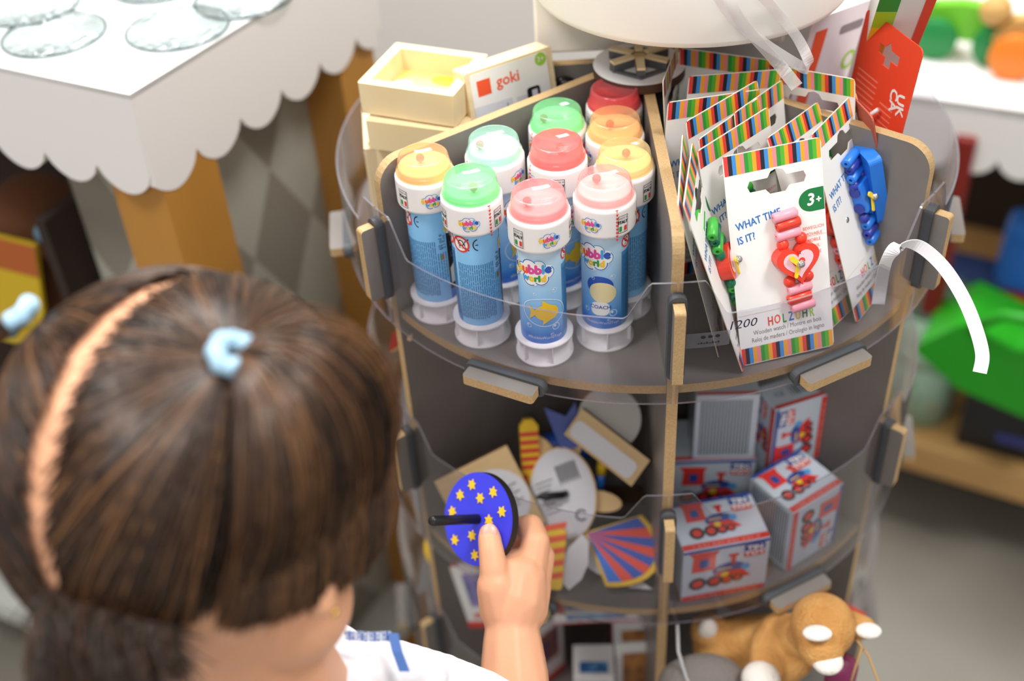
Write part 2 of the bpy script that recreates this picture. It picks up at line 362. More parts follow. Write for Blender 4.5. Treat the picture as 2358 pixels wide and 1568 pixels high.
def make_bottle_parts(variant=0):
    f = MB(); r2 = RCAP-.0004
    f.lathe([(.0, .0), (r2, 0), (r2, .0018), (r2-.0022, .0028), (r2-.0022, .0125), (r2-.0006, .0132), (r2, .0138), (r2, .0152), (.0, .0152)], WHITE, 40)
    for i in range(6):
        a = i*PI/3+.3; f.box((0, 0, .0078), (.0007, .003, .0108), WHITE, T(rz=a) @ T(0, -(r2-.0018), 0))
    foot = f.mesh('foot')
    b = MB(); n = 48
    b.lathe([(RB, .0152), (RB, .080)], ART, n)
    W0 = bw(RB)
    # angles: printed front around 0, narrow text band, back panel, black strip
    def band(a0, a1, z0, z1, m_, zz=.00008): b.flat([rect(a0*RB, z0, a1*RB, z1)], zz, m_, wrap=W0, lim=.0022)
    d = math.radians
    band(d(56), d(88), .0155, .0665, mat('band_print', '#4a92cc', .3)); band(d(96), d(222), .0155, .0795, BACKP)
    band(d(222), d(252), .022, .066, BLACK, .00016)
    rnd = random.Random(3)
    def microtext(a0, a1, z0, z1, step):
        a = a0
        while a < a1:
            z_ = z1
            while z_ > z0+.001:
                L = rnd.uniform(.0015, .006); L = min(L, z_-z0)
                b.flat([rect(a*RB, z_-L, a*RB+.0006, z_)], .0002, TXTP, wrap=W0); z_ -= L+.0005
            a += step
    microtext(d(59), d(86), .018, .064, .0011/RB); microtext(d(99), d(190), .020, .0585, .00125/RB); microtext(d(195), d(216), .030, .05, .0016/RB)
    for a_ in (d(72), d(113)):
        rg_ = .0054 if a_ > 1.5 else .0040
        b.flat([circ(a_*RB, .0718 if a_ > 1.5 else .0725, rg_, n=24)], .0002, PAPER, wrap=W0, lim=.0022)
        yy = .0718 if a_ > 1.5 else .0725
        b.flat([circ(a_*RB, yy, rg_, n=24), circ(a_*RB, yy, rg_*.8, n=24)], .0003, RED, wrap=W0, lim=.0022)
        b.flat([circ(a_*RB, yy+.0008, rg_*.38, n=14), circ(a_*RB, yy+.0008, rg_*.27, n=14)], .0003, BLACK, wrap=W0)
        b.text('0-3', a_*RB, yy-.0019, .0024, BLACK, .0003, wrap=W0)
        c_, s_ = .7071*rg_*.85, .00035
        b.flat([[(a_*RB-c_-s_, yy+c_-s_), (a_*RB+c_-s_, yy-c_-s_), (a_*RB+c_+s_, yy-c_+s_), (a_*RB-c_+s_, yy+c_+s_)]], .00035, RED, wrap=W0, lim=.0022)
    # CE mark
    for dx, arc in ((-.0020, 0), (.0030, 1)):
        o_ = circ(d(140)*RB+dx+.001, .072, .0034, .0040, 14, PI*.55, PI*1.45); i_ = circ(d(140)*RB+dx+.001, .072, .0027, .0033, 14, PI*.55, PI*1.45)
        b.flat([o_+i_[::-1]], .0002, NAVY, wrap=W0)
        if arc: b.flat([rect(d(140)*RB+dx-.0008, .0717, d(140)*RB+dx+.0008, .0723)], .0002, NAVY, wrap=W0)
    b.text('60 ml e', d(205)*RB, .0575, .0036, NAVY, .0002, wrap=W0, rot=PI/2, lim=.003)
    b.text('2.1 fl.oz', d(214)*RB, .0570, .003, NAVY, .0002, wrap=W0, rot=PI/2, lim=.003)
    b.flat([rect(d(201)*RB, .045, d(205)*RB, .049)], .0003, GRN, wrap=W0); b.flat([rect(d(206)*RB, .045, d(210)*RB, .049)], .0003, RED, wrap=W0)
    for k, yy in enumerate((.061, .0535, .046)):
        b.flat([rrect(d(231)*RB, yy-.0016, d(243)*RB, yy+.0016, .0005), rrect(d(232.5)*RB, yy-.0011, d(241.5)*RB, yy+.0011, .0004)], .0003, GREYT, wrap=W0)
    b.flat([[(d(226)*RB, .026), (d(250)*RB, .026), (d(250)*RB, .036), (d(240)*RB, .04), (d(226)*RB, .037)]], .0003, PAPER, wrap=W0, lim=.003)
    # front art: word mark, plain fish-shaped toy figure in a bubble, bubbles, foot line
    logo(b, -.0035, .0645, .0082, W0)
    ring = MAT_RING
    if variant == 0:
        b.flat([circ(.001, .0375, .0132, .0098, 34, rot=-.15), circ(.001, .0375, .0127, .0093, 34, rot=-.15)], .0002, ring, wrap=W0, lim=.003)
        b.flat([circ(.0025, .0375, .0070, .0056, 24)], .0003, YEL, wrap=W0, lim=.002)
        b.flat([[(-.0035, .0385), (-.0085, .0425), (-.0068, .0375), (-.0080, .0325), (-.0035, .0365)]], .0003, YEL, wrap=W0, lim=.002)
        b.flat([[(0, .0423), (.0002, .0465), (.005, .0425)]], .0003, YEL, wrap=W0, lim=.002); b.flat([[(.0005, .0330), (-.0002, .0292), (.0048, .0325)]], .0003, YEL, wrap=W0, lim=.002)
    else:
        x0 = 0
        b.flat([circ(x0, .0455, .0080, .0068, 26)], .0002, DBLUE, wrap=W0, lim=.002)
        b.flat([circ(x0+.0016, .0410, .0080, .0072, 26, rot=-.2)], .00026, mat('cream_ink', '#f2e3b0', .4), wrap=W0, lim=.002)
        b.flat([rrect(x0-.0052, .0250, x0+.0056, .0345, .0035)], .0003, PAPER, wrap=W0, lim=.002)
        b.text('COACH', x0+.0003, .0308, .0034, DBLUE, .00036, wrap=W0, lim=.003, bold=.0001)
    for cx, cy, r in ((.0075, .052, .0016), (-.0085, .0275, .0016), (.0078, .0265, .0024), (-.004, .0505, .001), (.0052, .0215, .001)):
        b.flat([circ(cx, cy, r, n=16), circ(cx, cy, r*.82, n=16)], .0002, ring, wrap=W0); b.flat([circ(cx-r*.3, cy+r*.3, r*.35, n=8)], .0002, ring, wrap=W0)
    b.text('#BubbleWorldToys', .001, .0195, .0026, ring, .0002, wrap=W0, lim=.003)
    # the other side
    logo(b, d(-95)*RB, .0645, .0078, W0)
    body = b.mesh('bottle_body')
    c = MB(); n = 96; vs = []; fs = []
    prof = [(RCAP-.0009, .0796, 0), (RCAP-.0002, .0806, 0), (RCAP, .0815, 1), (RCAP, .0945, 1), (RCAP-.0001, .0955, 0), (RCAP-.0001, .0967, 0), (RCAP-.0011, .0980, 0), (RCAP-.0016, .0984, 0), (.0, .0984, 0)]
    for r, z, g in prof:
        for i in range(n):
            rr = r-(.00028 if (g and i % 2) else 0); a = 2*PI*i/n; vs.append((rr*math.cos(a), rr*math.sin(a), z))
    for j in range(len(prof)-1):
        for i in range(n): k = (i+1) % n; fs.append((j*n+i, j*n+k, (j+1)*n+k, (j+1)*n+i))
    c.add(vs, fs, CAPW, smooth=True); c.add([(0, 0, .0797)]+[( (RCAP-.001)*math.cos(2*PI*i/n), (RCAP-.001)*math.sin(2*PI*i/n), .0797) for i in range(n)], [(0, (i+1) % n+1, i+1) for i in range(n)], CAPW)
    def cw(p): a = p.x/RCAP; r = RCAP+.00012+p.z; return (r*math.sin(a), -r*math.cos(a), p.y)
    for a_ in (0, 120, 240): logo(c, d(a_)*RCAP,    .0880, .0043, cw, .00004, False)
    for a_ in (60, 180, 300):
        x = d(a_)*RCAP
        c.flat([rect(x-.0032, .0826, x+.0032, .0935), rect(x-.0029, .0829, x+.0029, .0932)], .00008, BLACK, wrap=cw, lim=.003)
        c.text('MADE IN', x, .0918, .0016, BLACK, .00008, wrap=cw); c.text('ITALY', x, .0893, .0027, BLACK, .00008, wrap=cw, bold=.00012, sx=.85)
        c.flat([rect(x-.0024, .0837, x-.0008, .0868)], .00008, GRN, wrap=cw); c.flat([rect(x+.0008, .0837, x+.0024, .0868)], .00008, RED, wrap=cw)
    cap = c.mesh('cap')
    t = MB()
    for k in range(9):
        z_ = .0975-k*.00225; x = 0
        t.flat([[(-.0009, z_), (0, z_-.0016), (.0009, z_)]], .0003, RED, wrap=lambda p: (lambda r: (r*math.sin(p.x/RCAP+d(28)), -r*math.cos(p.x/RCAP+d(28)), p.y))(RCAP+.0002 if p.y < .0967 else RCAP-.0005))
    seal = t.mesh('tear_strip')
    return foot, body, cap, seal
MAT_RING = mat('print_white', '#e4eef7', .4)
B_FOOT, B_BODY, B_CAP, B_SEAL = make_bottle_parts()
B_BODY2 = make_bottle_parts(1)[1]
DOMES = {}
def dome_mesh(key, hexc, dens, floor_):
    if key in DOMES: return DOMES[key]
    b = MB(); m_ = clear('lid_'+key, hexc, .03, .08, dens, hexc)
    r = RCAP-.0012
    b.lathe([(r, .0982), (r+.0002, .0998), (r-.0004, .1010), (r-.0010, .1016), (r-.0018, .1070), (r-.0022, .1082), (r-.0030, .1088), (r-.0036, .1086), (r-.0042, .1078), (.0, .1076)], m_, 48)
    s = MB(); fm = mat('lid_floor_'+key, floor_, .4)
    DOMES[key] = (b.mesh('clear_lid'), s.lathe([(r-.0008, .0984), (r-.0014, .1016), (r-.0020, .1026), (r-.0060, .1014), (0, .1014)], fm, 40).mesh('lid_floor')); return DOMES[key]
BALLM = mat('ball_red', '#e8736a', .35)
bl = MB(); bl.lathe([(.0025*math.sin(t*PI/8)+1e-6, -.0025*math.cos(t*PI/8)) for t in range(9)], BALLM, 16); BALL = bl.mesh('ball')
COLS = dict(orange=('#ffe0b8', .28, '#fff0dc'), green=('#bdf7c9', .34, '#e6fbe8'), mint=('#dcf9ee', .26, '#f0fbf7'), pink=('#ffcccc', .28, '#ffe2e2'), rose=('#fdb4b2', .34, '#fdcccb'), blush=('#ffdcdb', .24, '#ffecea'), red=('#fb8f94', .5, '#fba8aa'), yellow=('#ffeec6', .26, '#fff3dc'))
SPECS = [ # x, y, colour, turn in degrees, ball offset, label
 (-.1335, -.1180, 'orange', 186, (-.002, .003), 'bubble bottle with light orange lid, nearest the left end of the shelf'),
 (-.1060, -.1425, 'green', 150, (.002, -.006), 'bubble bottle with bright green lid in the front row, small blue text facing out'),
 (-.0685, -.1615, 'pink', 2, (-.006, -.003), 'front-most bubble bottle with pink lid, a yellow fish-like shape printed on it'),
 (-.0320, -.1500, 'blush', 12, (-.004, .005), 'bubble bottle with pale blush lid reading COACH on its blue label'),
 (-.0935, -.1020, 'mint', -60, (-.008, -.001), 'bubble bottle with pale mint lid behind the orange and green ones'),
 (-.0560, -.0725, 'green', -75, (-.008, -.003), 'bubble bottle with green lid at the back, beside the divider board'),
 (-.0205, -.0500, 'red', 10, None, 'bubble bottle with strong red lid, rearmost of all the bottles'),
 (-.0222, -.0852, 'orange', 70, (-.003, -.001), 'bubble bottle with orange lid behind the yellow-lidded one'),
 (-.0570, -.1090, 'rose', -40, (.002, -.001), 'bubble bottle with rose-red lid in the middle of the group'),
 (-.0190, -.1215, 'yellow', 95, (.001, .002), 'bubble bottle with pale yellow lid against the central divider'),
]
for x, y, ck, turn, bo, lb in SPECS:
    r_ = empty('bubble_bottle', lb, 'bubble bottle', T(x, y, ZS+.0001) @ Matrix.Diagonal((1, 1, 1.03, 1)), 'bubble bottles on the top shelf')
    q = math.atan2(x-CL.x, y-CL.y)
    rot = T(rz=-q - math.radians(turn))
    inst('foot', B_FOOT, r_, rot); inst('bottle_body', B_BODY2 if ck == 'blush' else B_BODY, r_, rot)
    cp = inst('cap', B_CAP, r_, T(rz=-q+math.radians({0: 8, 1: -8, 2: 18, 3: -25, 4: 50, 5: 60, 6: 0, 7: 52, 8: 62, 9: -12}[SPECS.index((x, y, ck, turn, bo, lb))])))
    inst('tear_strip', B_SEAL, cp, T(rz=math.radians({1: 12, 3: 20, 4: -148, 5: -150, 8: -155, 7: -60, 9: -5}.get(SPECS.index((x, y, ck, turn, bo, lb)), 150))))
    dm, fl = dome_mesh(ck, *COLS[ck]); inst('clear_lid', dm, r_); inst('lid_floor', fl, r_)
    if bo: inst('ball', BALL, r_, T(bo[0], bo[1], .1046))
# ------------------------------------------------------------------ watch cards in the right-hand sector
STR = [mat('stripe_'+n, c, .5) for n, c in (('red', '#e8403a'), ('night', '#1f2334'), ('blue', '#3f93dd'), ('orange', '#f7a92b'), ('pink', '#f38d95'), ('green', '#2f9a3a'), ('lime', '#5cb531'), ('salmon', '#f2858a'))]
CW, CH = .057, .125
def card_mesh(w=CW, h=CH):
    b = MB(); cx = w*.53; y = h-.0190
    out = rrect(0, 0, w, h, .0028, 4)
    hole = [(cx-.0175, y-.001), (cx-.0160, y-.0042), (cx-.007, y-.0042), (cx-.0045, y-.0072), (cx+.0045, y-.0072), (cx+.007, y-.0042), (cx+.0155, y-.0042), (cx+.0170, y-.001), (cx+.0155, y+.0022), (cx+.0055, y+.0022), (cx+.0035, y+.0055), (cx, y+.0066), (cx-.0035, y+.0055), (cx-.0055, y+.0022), (cx-.0160, y+.0022)]
    b.plate([out, hole], 0, .0005, PAPER, side=mat('card_core', '#e9e2c9', .6))
    for z_ in (.00056, -.00006):
        for y0, y1 in ((h-.0115, h-.0004), (.0004, .0105)):
            n = 24; st = (w-.001)/n; k = 0
            for i in range(n):
                b.flat([rect(.0005+i*st, y0, .0005+(i+1)*st, y1)], z_, STR[(i*1) % 8 if i % 8 != 7 else 3])
    f = .0006
    b.flat([circ(w-.0075, h-.0345, .0078, .0066, 24, PI*.5, PI*1.5)+[(w-.0003, h-.0411), (w-.0003, h-.0279)]], f, DGRN)
    b.text('3', w-.0085, h-.0345, .0095, PAPER, f+.00005, bold=.0003, shear=.15); b.text('+', w-.0035, h-.035, .006, PAPER, f+.00005, bold=.0002)
    b.text('WHAT TIME', .0175, h-.0395, .0062, BLUE, f, rot=.16, bold=.00012, sx=.8); b.text('IS IT?', .0095, h-.049, .0062, BLUE, f, rot=.16, bold=.00012, sx=.8)
    for i, s_ in enumerate(('BEWEGLICH', 'MOVABLE', 'MOBILE', 'MÓVIL', 'MOBILE')): b.text(s_, w-.0078, h-.0505-i*.0037, .0027, ORANGE, f, rot=.02, sx=.85)
    for i, (ch, m_) in enumerate(zip('HOLZUHR', (RED, ORANGE, GRN, BLUE, YEL, DGRN, LGRN))): b.text(ch, .0195+i*.0042, .0238+(.0003 if i % 2 else 0), .0078, m_, f, sx=.62, bold=.00014)
    b.text('Wooden watch / Montre en bois', w/2+.001, .0188, .0040, GREYT, f, sx=.78); b.text('Reloj de madera / Orologio in legno', w/2+.001, .0144, .0040, GREYT, f, sx=.76)
    # header flap lies flat; thin grey lines paint the shade along its cut edge
    b.flat([rect(w*.47, h-.0555, w-.0003, h-.0552)], f, mat('flap_edge_shade', '#cfcac0', .6))
    b.flat([rect(.0005, .0305, w*.45, .0308)], f, mat('flap_edge_shade', '#cfcac0', .6))
    return b.mesh('backing_card')
CARD = card_mesh()
RED_W = mat('paint_red', '#e8402c', .3); PINK_W = mat('paint_pink', '#f7a3b2', .35); GRN_W = mat('paint_green', '#3fae3d', .35); DGRN_W = mat('paint_deep_green', '#0c6b4a', .35)
BLU_W = mat('paint_blue', '#2c7be0', .3); NAV_W = mat('paint_navy', '#2b3a9c', .35); YEL_W = mat('paint_yellow', '#f3d32c', .3); CHROME = mat('chrome', '#d8d8d8', .12, metal=1)
LPINK = mat('paint_pale_pink', '#fbc9d2', .4)
def bead_tube(m_, L=.0150, r=.0032):
    b = MB(); b.lathe([(.0011, -L/2), (r*.8, -L/2), (r, -L/2+.0006), (r, L/2-.0006), (r*.8, L/2), (.0011, L/2), (.0011, -L/2)], m_, 18); return b.mesh('strap_bead')
def bead_ball(m_, r=.0037):
    b = MB(); b.lathe([(r*math.sin(t*PI/10)+1e-6, -r*.85*math.cos(t*PI/10)) for t in range(11)], m_, 18); return b.mesh('round_bead')
def heart(s, n=40):
    L = []
    for i in range(n):
        t = 2*PI*i/n; x = 16*math.sin(t)**3; y = 13*math.cos(t)-5*math.cos(2*t)-2*math.cos(3*t)-math.cos(4*t); L.append((-x*s/16, y*s/16))
    return L
def case_mesh(kind):
    b = MB()
    if kind == 'heart':
        b.plate([heart(.0138)], 0, .0085, RED_W); b.flat([heart(.0096)], .0087, LPINK); b.flat([heart(.0040)], .0088, RED_W); b.text('12', .001, .0062, .0026, BLACK, .0089)
    elif kind == 'truck':
        b.box((0, .003, .004), (.016, .020, .008), BLU_W); b.box((.004, -.0085, .0035), (.011, .007, .007), BLU_W); b.box((.0075, .009, .006), (.007, .009, .004), NAV_W)
        for x, y in ((-.009, .008), (-.009, -.004), (.0085, -.010)): b.lathe([(0, 0), (.0035, 0), (.0035, .003), (0, .003)], NAV_W, 16, T(x, y, .003, ry=PI/2), smooth=False)
    else:
        b.plate([circ(0, 0, .0115, n=28)], 0, .0075, RED_W); b.flat([circ(0, 0, .0075, n=24)], .0077, LPINK)
    return b.mesh('watch_case')
def hand_mesh():
    b = MB(); b.plate([rrect(-.0011, -.0090, .0011, .0015, .0010)], .0092, .0102, YEL_W); b.plate([rrect(-.0016, .0, .0016, .0075, .0012)], .0102, .0112, YEL_W, T(rz=1.0)); return b.mesh('clock_hand')
def pin_mesh():
    b = MB(); b.lathe([(.0026*math.cos(t*PI/12), .0112+.0024*math.sin(t*PI/12)) for t in range(7)], CHROME, 20); return b.mesh('metal_pin')
HAND = hand_mesh(); PIN = pin_mesh()
CASES = {k: case_mesh(k) for k in ('heart', 'truck', 'round')}
def string_mesh(m_, ys):
    b = MB(); b.tube([(-.0066+(.0006 if i % 2 else 0), y, .0025) for i, y in enumerate(ys)], .0007, m_, 6); b.tube([(.0066-(.0006 if i % 2 else 0), y, .0025) for i, y in enumerate(ys)], .0007, m_, 6); return b.mesh('elastic')
def watch(parent, kind, A, B, C_, up=True, cx=.0360, cy=.0585, rot=.10):
    Mw = T(cx, cy, .0008, rz=rot, s=.93)
    cs = inst('watch_case', CASES[kind], parent, Mw); inst('clock_hand', HAND, cs, T(-.001, 0, 0, rz=-.35)); inst('metal_pin', PIN, cs)
    bt = {m_: bead_tube(m_) for m_ in (A, B)}; bb = bead_ball(C_)
    ys = [(.0165, A), (.0225, B), (.0285, A), (-.0165, A), (-.0225, B), (-.0285, A)]
    for i, (y, m_) in enumerate(ys):
        dx = -.0012+(.0006 if i % 2 else -.0006)
        inst('strap_bead', bt[m_], parent, Mw @ T(dx+.00, y+(.0015 if y > 0 else -.0015), .0033, ry=PI/2, rz=0) @ T(rx=0))
    for x, y in ((-.0062, .0122), (.0058, .0130), (-.0062, -.0122), (.0058, -.0122)): inst('round_bead', bb, parent, Mw @ T(x, y, .0034))
    el = string_mesh(A, [.0305, .026, .022, .018, .0122]); inst('elastic', el, parent, Mw); inst('elastic', el, parent, Mw @ T(rz=PI))
CARDS = [
 ((0.0457,-0.1847,0.7981), (0.9714,0.2348,0.0362), (-0.1087,0.3037,0.9465), 'heart', 'foremost white watch card facing the camera, red and pink heart watch'),
 ((0.1189,-0.1496,0.7989), (0.5952,0.8033,0.0215), (-0.2809,0.1829,0.9422), 'truck', 'rightmost watch card with the blue watch and yellow hand'),
 ((0.0971,-0.1639,0.8007), (0.6433,0.7640,-0.0496), (-0.2945,0.3068,0.9050), 'heart2', 'tilted watch card squeezed between the foremost heart card and the blue watch card'),
 ((0.0414,-0.1557,0.7855), (0.7656,0.6375,0.0863), (-0.1663,0.0666,0.9838), 'red_green', 'tilted watch card just left behind the foremost heart card'),
 ((0.0353,-0.1208,0.7879), (0.7863,0.6110,0.0917), (-0.1461,0.0397,0.9885), None, 'watch card with its slanting striped edge rising to the right, left half of the bunch'),
 ((0.0014,-0.1020,0.7984), (0.9635,0.2639,-0.0451), (0.0413,0.0199,0.9989), None, 'nearly upright watch card behind the slanting ones beside the central divider'),
 ((0.0147,-0.0781,0.8005), (0.9819,0.1787,-0.0635), (0.0543,0.0557,0.9970), None, 'upright watch card with open hanging slot in the second row from the back'),
 ((0.0240,-0.0276,0.7925), (0.9090,-0.4164,0.0201), (-0.0227,-0.0012,0.9997), None, 'rearmost watch card on the left with its stripe band sloping down right'),
 ((0.0862,-0.0612,0.7983), (0.7446,-0.6542,0.1328), (-0.1151,0.0702,0.9909), None, 'rearmost watch card on the right with ribbon hanging over it'),
 ((0.0597,-0.1408,0.7899), (0.6059,0.7912,-0.0831), (-0.1239,0.1970,0.9725), None, 'watch card showing only a striped corner right behind the foremost heart card'),
 ((0.0423,-0.1493,0.7862), (0.6886,0.7246,0.0284), (-0.1585,0.1122,0.9810), None, 'watch card with slanting stripes in the middle of the bunch, mostly hidden'),
 ((0.0135,-0.0857,0.7934), (0.2506,0.9662,-0.0607), (-0.0528,0.0864,0.9919), None, 'watch card standing edge-on against the top of the central divider'),
 ((0.0338,-0.1764,0.7965), (0.1372,0.9746,0.1768), (-0.2392,-0.1406,0.9607), 'green', 'edge-on watch card leaning on the front end of the central divider'),
 ((0.0452,-0.1904,0.7995), (0.1859,0.9792,0.0810), (-0.3113,-0.0195,0.9501), 'green', 'edge-on watch card with the green and red watch, second from the central divider'),
]
for O, X, Y, wk, lb in CARDS:
    X = Vector(X).normalized(); Y = Vector(Y); Y = (Y-X*Y.dot(X)).normalized(); Z = X.cross(Y); O = Vector(O)
    lo = min((O+X*i*CW+Y*j*CH).z for i in (0, 1) for j in (0, 1)); O += Y*max(0, ZS+.0006-lo)/Y.z
    t = empty('watch_card', lb, 'watch card', frame(O, X, Y, Z), 'wooden watch cards on the top shelf')
    inst('backing_card', CARD, t)
    if wk == 'heart': watch(t, 'heart', PINK_W, RED_W, RED_W)
    elif wk == 'heart2': watch(t, 'heart', PINK_W, RED_W, RED_W, cx=.036, cy=.058)
    elif wk == 'truck': watch(t, 'truck', BLU_W, NAV_W, NAV_W, cx=.034, cy=.068)
    elif wk: watch(t, 'round', GRN_W, DGRN_W, DGRN_W, cx=.03, cy=.06)

# ------------------------------------------------------------------ wooden frames in the left rear sector
PINED = mat('pine_darker', '#dcb984', .6, noise=(20, '#e8c995', (1, 8, 1), .25))
def frame_box(b, w, h, d, t, floor_=True, m_=None):
    m_ = m_ or PINE
    out = rrect(-w/2, -h/2, w/2, h/2, .0015, 3); inn = rect(-w/2+t, -h/2+t, w/2-t, h/2-t)[::-1]
    b.plate([out, inn], 0, d, m_)
    return b
def wooden_frame(lb, M, w, h, d, t, picture=False):
    r_ = empty('pine_puzzle_frame', lb, 'wooden frame', M, 'pine frame puzzles on the top shelf')
    b = MB(); frame_box(b, w, h, d, t); b.build('frame_rim', r_)
    q = MB(); q.box((0, 0, .0015), (w-2*t, h-2*t, .003), PINED)
    if picture:
        pm = mat('picture_yellow', '#ecdf92', .25, noise=(30, '#e6d678', (1, 1, 1)))
        q.box((0, 0, .0045), (w-2*t, h-2*t, .003), pm); g = mat('picture_green', '#cfe384', .25); bl_ = mat('picture_blue', '#9fd0ea', .3)
        q.flat([circ(.004, -.008, .022, .012, 20)], .0062, g); q.flat([circ(-.018, .004, .007, .004, 14)], .0063, bl_); q.flat([circ(.01, .014, .012, .006, 16)], .0063, mat('picture_orange', '#f3c545', .3))
        for x, y in ((-.012, -.008), (.006, -.012), (.012, -.004)): q.lathe([(.0022*math.sin(k*PI/6)+1e-6, .0084-.0022*math.cos(k*PI/6)) for k in range(7)], CHROME, 12, T(x, y, 0))
    q.build('picture_base', r_)
    return r_
def rig(o, xp, yp):   # matrix from corner o, a point along x, a point roughly along y
    o, xp, yp = Vector(o), Vector(xp), Vector(yp); X = (xp-o).normalized(); Y = yp-o; Y = (Y-X*Y.dot(X)).normalized(); Z = X.cross(Y)
    return frame(o, X, Y, Z), (xp-o).length, (yp-o).dot(Y)
# top frame, lying on the stack; its upper face seen with corners left (820,185), near (1040,238), right rear (1100,110), rear left (915,97)
zt = ZS+.118
M1, w1, h1 = rig(G(822, 190, zt), G(1043, 222, zt), G(915, 98, zt)); 
wooden_frame('pine frame lying flat on top of the stack, yellow and green picture inside', M1 @ T(w1/2, h1/2, -.021), w1, h1, .021, .0068, True)
M2 = M1 @ T(w1/2+.004, h1/2-.006, -.021-.0215, rz=.04)
wooden_frame('empty pine frame lying under the picture frame', M2, w1, h1*.95, .020, .0070)
wooden_frame('lowest pine frame of the flat stack', M1 @ T(w1/2-.001, h1/2+.001, -.021-.0430, rz=-.03), w1, h1*.95, .020, .0070)
wooden_frame('pine frame in the flat stack resting directly above the shelf board', M1 @ T(w1/2, h1/2+.004, -.021-.0645, rz=.02), w1, h1*.95, .020, .0070)
# standing frame with the printed sticker, leaning back
pa, pb = G(1068, 172, ZS+.123), G(1268, 106, ZS+.123)
X_ = (pb-pa).normalized(); Y_ = Vector((-.02, .22, 1)); Y_ = (Y_-X_*Y_.dot(X_)).normalized(); w3 = (pb-pa).length; h3 = .055
M3 = frame(pa-Y_*h3, X_, Y_, X_.cross(Y_))
s_ = empty('pine_puzzle_frame', 'pine frame standing on edge with white sticker on its back, orange square printed on it', 'wooden frame', M3, 'pine frame puzzles on the top shelf')
hh3 = h3+.03
b = MB(); b.prism(rrect(0, -.03, w3, h3, .0015, 3), -.016, 0, PINE); b.build('frame_back', s_)
b = MB(); x0, x1, y0, y1 = w3*.05, w3*.93, -.02, h3*.97
b.prism(rrect(x0, y0, x1, y1, .002, 3), .0001, .0004, PAPER)
b.flat([rect(x0+.004, y1-.0150, x0+.0135, y1-.005)], .0005, ORANGE)
b.text('goki', x0+.026, y1-.0095, .0100, ORANGE, .0005, bold=.0002)
b.flat([circ(x1-.0045, y1-.004, .0042, n=20)], .0005, LGRN); b.text('3+', x1-.0045, y1-.004, .005, PAPER, .0006)
gr = mat('sticker_grey', '#d9dce2', .5); b.flat([[(x0, y0), (x0+.027, y0), (x0+.027, y1-.022), (x0, y1-.021)]], .00045, gr)
rnd = random.Random(5)
for i in range(7): b.flat([rect(x0+.003+i*.0033, y0+.002, x0+.0038+i*.0033, y1-.024-rnd.uniform(0, .01))], .0005, GREYT)
b.flat([[(x0+.030, y1-.030), (x0+.038, y1-.030), (x0+.0405, y1-.0265), (x0+.038, y1-.023), (x0+.030, y1-.023)]], .00045, gr)
b.flat([rrect(x0+.038, y1-.0295, x0+.0475, y1-.0195, .002)], .0005, BLACK); b.flat([rect(x0+.0415, y1-.0275, x0+.0455, y1-.0215)], .0006, gr)
for i in range(8): b.flat([rect(x0+.032, y1-.034-i*.003, x1-.004-rnd.uniform(0, .006), y1-.0335-i*.003)], .0005, GREYT)
b.build('sticker', s_)
# frame standing on edge at the far left of the sector
pv = G(838, 345, ZS+.070); s_ = empty('pine_puzzle_frame', 'pine frame standing upright at the left rim behind the orange-lidded bottle', 'wooden frame', frame((pv.x, pv.y, ZS+.0005), (math.cos(.12), math.sin(.12), 0), (-math.sin(.12), math.cos(.12), 0), (0, 0, 1)), 'pine frame puzzles on the top shelf')
b = MB(); b.prism(rect(0, 0, .019, .062), 0, .070, PINE); b.build('frame_rim', s_, bevel=.001)
b = MB(); b.prism(rect(-.0006, .008, .0, .054), .008, .062, PINED); b.build('picture_base', s_)

# ------------------------------------------------------------------ spinning top with wooden spokes on the dividers
wz = ZS+HD+.0008
c_ = G(1472, 146, wz+.006)
t = empty('spoked_spinning_top', 'white round disc with short wooden spokes lying where the top divider boards cross', 'spinning top', T(c_.x, c_.y, wz, rx=.0, ry=0))
b = MB(); DB = mat('burnt_edge', '#4a3224', .7); r_ = .0288
b.prism(circ(0, 0, r_, n=56), 0, .0060, mat('top_white', '#f3f2f4', .4), side=DB, smooth=False); b.build('disc', t)
b = MB(); hexo = [(.0195*math.cos(k*PI/3+.5), .022*math.sin(k*PI/3+.5)) for k in range(6)]; hexi = [(.0175*math.cos(k*PI/3+.5), .0175*math.sin(k*PI/3+.5)) for k in range(6)][::-1]
b.plate([hexo, hexi], .0060, .0075, mat('hex_grey', '#5a5d62', .5)); b.build('hexagon_outline', t)
for k in range(6):
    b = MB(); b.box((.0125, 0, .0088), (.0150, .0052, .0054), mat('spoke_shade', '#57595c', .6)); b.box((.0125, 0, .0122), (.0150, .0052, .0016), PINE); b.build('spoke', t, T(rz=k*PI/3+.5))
b = MB(); b.lathe([(.0055, .006), (.0055, .011), (0, .011)], PINED, 6, smooth=False); b.build('hub', t)

